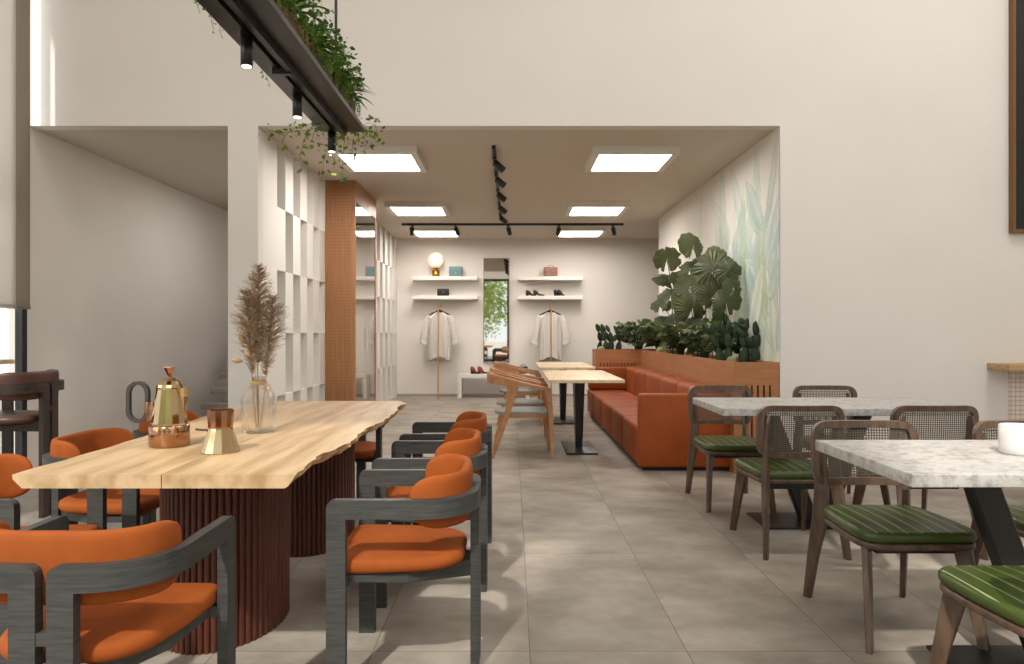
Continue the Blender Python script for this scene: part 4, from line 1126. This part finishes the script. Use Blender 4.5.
# lamp
t = thing('table_lamp', 'glowing globe lamp on a brass base on the upper left shelf', 'lamp', (-1.385, 12.98, 2.183))
m = MB(); m.smooth = True; m.lathe([(.0,0),(.066,0),(.068,.004),(.068,.12),(.05,.125),(.03,.13),(.03,.15),(.075,.158),(.075,.163),(.0,.165)], seg=32, cap0=False, cap1=False); m.build('base', GOLD, t)
m = MB(); m.smooth = True; m.lathe([(.145*sin(pi*(k+.4)/16.4)+.001, .30-.145*cos(pi*(k+.4)/16.4)) for k in range(17)], seg=32); m.build('globe', LAMPG, t)
def bag(lab, x, z, w, h, d, mt, col, cat='handbag', y=12.97, flap=True, handle=True):
    t = thing('handbag', lab, cat, (x, y, z))
    MB().box(-w/2, w/2, -d/2, d/2, 0, h, .018).build('body', mt, t)
    if flap: MB().box(-w/2+.004, w/2-.004, -d/2-.006, -d/2+.002, h*.42, h-.006, .004).build('flap', mt, t); m = MB(); m.box(-.014,.014,-d/2-.012,-d/2-.006,h*.4,h*.48,.002); m.build('clasp', GOLD, t)
    if handle: m = MB(); m.tube([(-w*.25,0,h-.004)]+[(-w*.25*cos(pi*i/8),0,h+.035*sin(pi*i/8)) for i in range(1,8)]+[(w*.25,0,h-.004)], .005, 6); m.build('handle', mt, t)
bag('teal leather handbag on the upper left shelf beside the globe lamp', -1.02, 2.183, .245, .185, .1, TEAL, '', handle=False)
bag('black clutch bag on the lower left shelf', -1.25, 1.833, .215, .135, .07, BLKLEA, '', handle=False)
bag('rose brown handbag on the upper right shelf', .70, 2.183, .25, .175, .11, PINKLEA, '', handle=True)
bag('small black bag on the white bench behind the wooden chairs', .2, .432, .17, .13, .08, BLKLEA, '', y=12.86, flap=True, handle=True)
def shoe(lab, x, y, z, rz, mt, grp, heel=.03, L=.24, ankle=.1):
    t = thing('shoe', lab, 'shoe', (x, y, z), rz, grp)
    m = MB(); m.smooth = True; R = []
    for i in range(13):
        f = i/12; yy = -L/2+L*f     # heel (0) to toe (1)
        w = (.032+.012*sin(pi*f))*(1 if f < .85 else sqrt(max(.05, 1-((f-.85)/.16)**2)))
        top = heel*(1-f)*.8+.04*(1-f*.3)+ankle/(1+exp((f-.36)*26)) if f < .98 else .02
        bot = .012+heel*max(0, 1-f*1.7)
        q = []
        for k in range(12):
            a = 2*pi*k/12; q.append((w*cos(a), yy, (top+bot)/2+(top-bot)/2*sin(a)))
        R.append(q)
    m.ring(R); m.build('upper', mt, t)
    m = MB(); m.box(-.036,.036,-L*.1,L*.48,0,.014,.005); m.build('sole', BLKLEA, t)
    m = MB(); m.loft([(0,-L*.4,0),(0,-L*.4,heel+.02)], (1,0,0), [.02,.028], (0,1,0), [.02,.028]); m.build('heel', BLKLEA, t)
def pair(name, x, y, z, mt, gap=.1, a=-1.1, heel=.035, ank=.09):
    shoe(f'left shoe of the {name}', x-gap/2, y, z, a, mt, name, heel, .2, ank); shoe(f'right shoe of the {name}', x+gap/2, y, z, a-.25, mt, name, heel, .2, ank)
pair('black shoes at the left of the lower right shelf', .42, 12.98, 1.833, BLKLEA, .14, -1.1, .02, .055)
pair('black ankle boots at the right of the lower right shelf', .85, 12.98, 1.833, BLKLEA, .085, -.3, .02, .06)
pair('tan brown ankle boots on the white bench', -.59, 12.86, .432, TANLEA, .14, -.7, .02, .08)
t = thing('bench', 'low white bench against the back wall below the mirror', 'bench', (-.33, 12.87, 0))
MB().box(-.64,.64,-.17,.17,.36,.43,.003).build('top', WHITE, t)
for x in (-.605, .605): MB().box(x-.035, x+.035, -.17, .17, 0, .36).build('leg', WHITE, t)
def rail(side, x):
    t = thing('clothes_rail', f'slim brass clothes pole with a wall arm, {side} of the mirror', 'clothes rail', (x, 12.57, 0), group='brass clothes poles')
    m = MB(); m.tube([(0,0,0),(0,0,1.66)], .0125, 8); m.build('pole', BRASSP, t)
    m = MB(); m.tube([(0,0,1.655),(.0,.55,1.655)], .011, 8); m.build('wall_arm', BRASSP, t)
    m = MB(); m.lathe([(.04,0),(.04,.006)], seg=16); m.build('foot', BRASSP, t)
    # hanger
    h = thing('clothes_hanger', f'dark hanger on the brass pole, {side} of the mirror', 'hanger', (x, 12.82, 1.49), group='dark clothes hangers')
    m = MB(); m.loft([(-.19,0,.0),(-.09,0,.035),(0,0,.06),(.09,0,.035),(.19,0,.0)], (0,1,0), .008, (0,0,1), [.008,.02,.035,.02,.008]); m.build('shoulders', BLKFAB, h)
    m = MB(); m.tube([(0,0,.08),(0,0,.13),(.02,0,.15),(.022,0,.17),(0,0,.185),(-.016,0,.176)], .004, 6); m.build('hook', BRASSP, h)
    s = thing('shirt', f'loose ivory striped shirt hanging {side} of the mirror', 'shirt', (x-.0, 12.82, .69), group='ivory shirts on the brass poles')
    rnd = random.Random(int(x*100)); m = MB(); m.smooth = True; R = []
    Hs = .84
    for k in range(22):
        f = k/21; z = Hs*f
        hw = .20-.0*f if f < .85 else .20*(1-((f-.85)/.15)**1.8*.62); hd = .055*(1-.3*f) if f < .85 else .045*(1-(f-.85)/.15*.4)
        q = []
        for i in range(95):
            a = 2*pi*i/64; fo = 1+.02*sin(3*a+f*2); g = .014*(1-f*.75)*(sin(9*a+2*sin(3*f))+.5*sin(17*a+1))
            q.append((hw*fo*cos(a), hd*sin(a)+g, z+(-.035*(1-f)**8*cos(2*a)-.012*sin(5*a)*(1-f)**6)))
        R.append(q)
    m.ring(R, False, False); m.build('body', SHIRTM, s)
    for sgn in (-1, 1):
        m = MB(); m.smooth = True
        p = [(sgn*.165,0,Hs*.915),(sgn*.215,-.005,Hs*.80),(sgn*.255,-.01,Hs*.62),(sgn*.275,-.015,Hs*.47),(sgn*.285,-.02,Hs*.38)]
        P = []
        for a, b in zip(p[:-1], p[1:]):
            for k in range(4): P.append(Vector(a).lerp(Vector(b), k/4))
        P.append(Vector(p[-1])); R = []
        for j, c in enumerate(P):
            f = j/(len(P)-1); r = .062-.006*f+.006*sin(j*2.1); 
            R.append([(c.x+r*cos(2*pi*i/20)*(1+.1*sin(5*2*pi*i/20+j)), c.y+r*.62*sin(2*pi*i/20), c.z+sgn*-.35*r*cos(2*pi*i/20)*0+.3*r*cos(2*pi*i/20)*sgn) for i in range(20)])
        m.ring(R, True, False); m.build('sleeve', SHIRTM, s)
        m = MB(); m.smooth = True; c = Vector(p[-1]); R = []
        for z, r in ((.0,.064),(-.012,.068),(-.05,.066),(-.055,.058)):
            R.append([(c.x+r*cos(2*pi*i/20), c.y+r*.62*sin(2*pi*i/20), c.z+z+.3*r*cos(2*pi*i/20)*sgn) for i in range(20)])
        m.ring(R, False, True); m.build('cuff', SHIRT, s)
    m = MB(); m.tube([(.06*cos(2*pi*i/16), .035*sin(2*pi*i/16), Hs-.005+.012*sin(2*pi*i/16)) for i in range(17)], .012, 6); m.build('collar', SHIRT, s)
rail('left', -1.30); rail('right', .69)

# ------------------------------------------------------------------ alcove stairs, blinds
st_ = thing('staircase', 'grey floating stair treads climbing behind the partition in the left alcove', 'stairs', (-3.3, 9.0, 0))
CONC = mat('grey_stair_concrete', '#8E877E', .7, col2='#9A9389', scale=6)
for i in range(9):
    m = MB(); m.box(-.42, .45, -.75+i*.27, -.75+i*.27+.3, .15+i*.165-.06, .15+i*.165+.005, .004); m.build('tread', CONC, st_)
m = MB(); m.loft([(0,-.74,.02),(0,1.55,1.42)], (1,0,0), .06, (0,0,1), .07); m.build('stringer', DKMETAL2, st_)
BL1 = blind_mat('blind_fabric_shaded', '#A1978C', .5); BL2 = blind_mat('blind_fabric_sunlit', '#CBC6C0', .6)  # one blind fabric in two tones, sun and shade put into the colour
t = thing('roller_blind', 'roller blind nearest the corner on the left window, darkened as if in shade', 'blind', (-3.95, 5.715, 1.38), group='roller blinds on the left window')
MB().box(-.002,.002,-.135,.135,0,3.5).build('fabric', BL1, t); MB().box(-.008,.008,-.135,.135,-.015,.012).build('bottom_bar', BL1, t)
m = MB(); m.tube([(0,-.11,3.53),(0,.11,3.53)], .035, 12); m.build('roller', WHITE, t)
for k, (a, b, lab) in enumerate(((2.1, 5.61, 'roller blind at the left picture edge, its fabric paled as if sunlit'),)):  # unseen stretch towards the camera kept in to hold back sunlight
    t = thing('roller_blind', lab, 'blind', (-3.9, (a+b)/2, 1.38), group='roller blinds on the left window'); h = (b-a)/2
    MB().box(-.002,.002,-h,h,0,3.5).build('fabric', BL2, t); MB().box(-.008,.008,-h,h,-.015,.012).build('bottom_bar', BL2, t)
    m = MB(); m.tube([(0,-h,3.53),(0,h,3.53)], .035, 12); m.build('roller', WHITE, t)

# ------------------------------------------------------------------ trees outside the rear windows
def tree(label, x, y, h, r, seed):
    t = thing('tree', label, 'tree', (x, y, -.02), group='trees outside the rear windows'); rnd = random.Random(seed)
    m = MB(); m.tube(bez((0,0,0), (.1,0,h*.4), (.0,0,h*.8), 8), [.16,.15,.14,.12,.1,.09,.07,.05,.03], 8); m.build('trunk', mat('bark', '#5A4A3A', .9), t)
    M = MB()
    for i in range(4500):
        a = rnd.uniform(0, 2*pi); u = rnd.uniform(-1, 1); rr = r*rnd.random()**.4*(1+.25*sin(3*a+seed)*cos(4*u))
        c = Vector((rr*sqrt(1-u*u)*cos(a), rr*sqrt(1-u*u)*sin(a), h*.62+rr*u*1.1))
        d = Vector((rnd.uniform(-1,1),rnd.uniform(-1,1),rnd.uniform(-1,1))).normalized(); s = d.orthogonal().normalized(); L = rnd.uniform(.1,.22)
        M.add([c-d*L*.5, c+s*L*.3, c+d*L*.5, c-s*L*.3], [(0,1,2,3)])
    M.build('crown', TREELF, t, fix=False)
tree('leafy tree seen in the wall mirror, outside the glazed door', -1.6, -8.5, 5.0, 1.9, 1)
tree('leafy tree outside the right rear window', 4.4, -9.5, 5.4, 2.0, 2)
tree('leafy tree outside the left rear window', -7.2, -10.0, 4.8, 1.9, 3)

# ------------------------------------------------------------------ light
def area(name, loc, rot, sx, sy, e, col):
    l = bpy.data.lights.new(name, 'AREA'); l.shape = 'RECTANGLE'; l.size = sx; l.size_y = sy; l.energy = e; l.color = col
    o = bpy.data.objects.new(name, l); C.objects.link(o); o.location = loc; o.rotation_euler = rot; return o
K = 1.0
area('daylight_clerestory', (0.3, YR-.25, 4.9), (radians(90-10), 0, 0), 8.0, 2.6, 160*K, (1, .99, .985))
area('daylight_left_window', (XL-.12, 2.6, 3.0), (radians(90), 0, radians(-90)), 6.4, 3.2, 200*K, (1, .97, .93))
area('hall_ceiling_light', (3.4, 2.8, HZ-.08), (0, radians(14), 0), 2.6, 3.2, 215*K, (1, .98, .96))
area('alcove_fill_light', (-2.85, 8.3, CZ-.03), (0, 0, 0), .6, 1.6, 14, (1, .97, .93))  # added lamp, out of sight behind the pier, to lift the dark alcove
sun = bpy.data.lights.new('sun', 'SUN'); sun.energy = 4.6; sun.angle = radians(1.8); sun.color = (1, .94, .86)
so = bpy.data.objects.new('sun', sun); C.objects.link(so)
so.rotation_euler = Vector((.30, 1.0, -1.07)).to_track_quat('-Z', 'Y').to_euler()
for y in (3.0, 3.71, 4.42):
    l = bpy.data.lights.new('downlight', 'SPOT'); l.energy = 9; l.spot_size = radians(65); l.spot_blend = .6; l.color = (1,.9,.76); l.shadow_soft_size = .02
    o = bpy.data.objects.new('downlight', l); C.objects.link(o); o.location = (-1.115, y, 2.285)
for x, dx in ((-1.57,-.06),(-.89,.12),(-.06,.1),(.74,-.08),(1.59,.1)):
    l = bpy.data.lights.new('track_light', 'SPOT'); l.energy = 16; l.spot_size = radians(80); l.spot_blend = .8; l.color = (1,.92,.8); l.shadow_soft_size = .03
    o = bpy.data.objects.new('track_light', l); C.objects.link(o); o.location = (x+dx*.6, 11.34, CZ-.19)
    o.rotation_euler = Vector((dx, .8, -.62)).to_track_quat('-Z', 'Y').to_euler()
w = bpy.data.worlds.new('World'); S.world = w; w.use_nodes = True
bg = w.node_tree.nodes['Background']; bg.inputs[0].default_value = (1, .99, .98, 1); bg.inputs[1].default_value = 1.5

# ------------------------------------------------------------------ camera
cam = bpy.data.cameras.new('camera'); co = bpy.data.objects.new('camera', cam); C.objects.link(co)
co.location = (0, 0, EYE); co.rotation_euler = (radians(90), 0, 0)
cam.sensor_width = 36; cam.lens = F/1024*36; cam.clip_start = .05; cam.clip_end = 200
S.camera = co
S.view_settings.view_transform = 'Standard'; S.view_settings.look = 'None'; S.view_settings.gamma = 1; S.view_settings.use_curve_mapping = False
S.view_settings.exposure = -0.09
S.cycles.max_bounces = 10; S.cycles.diffuse_bounces = 5; S.cycles.glossy_bounces = 5; S.cycles.transmission_bounces = 8; S.cycles.transparent_max_bounces = 12
S.cycles.caustics_reflective = False; S.cycles.caustics_refractive = False; S.cycles.sample_clamp_indirect = 6
S.cycles.use_denoising = True; S.cycles.denoiser = 'OPENIMAGEDENOISE'
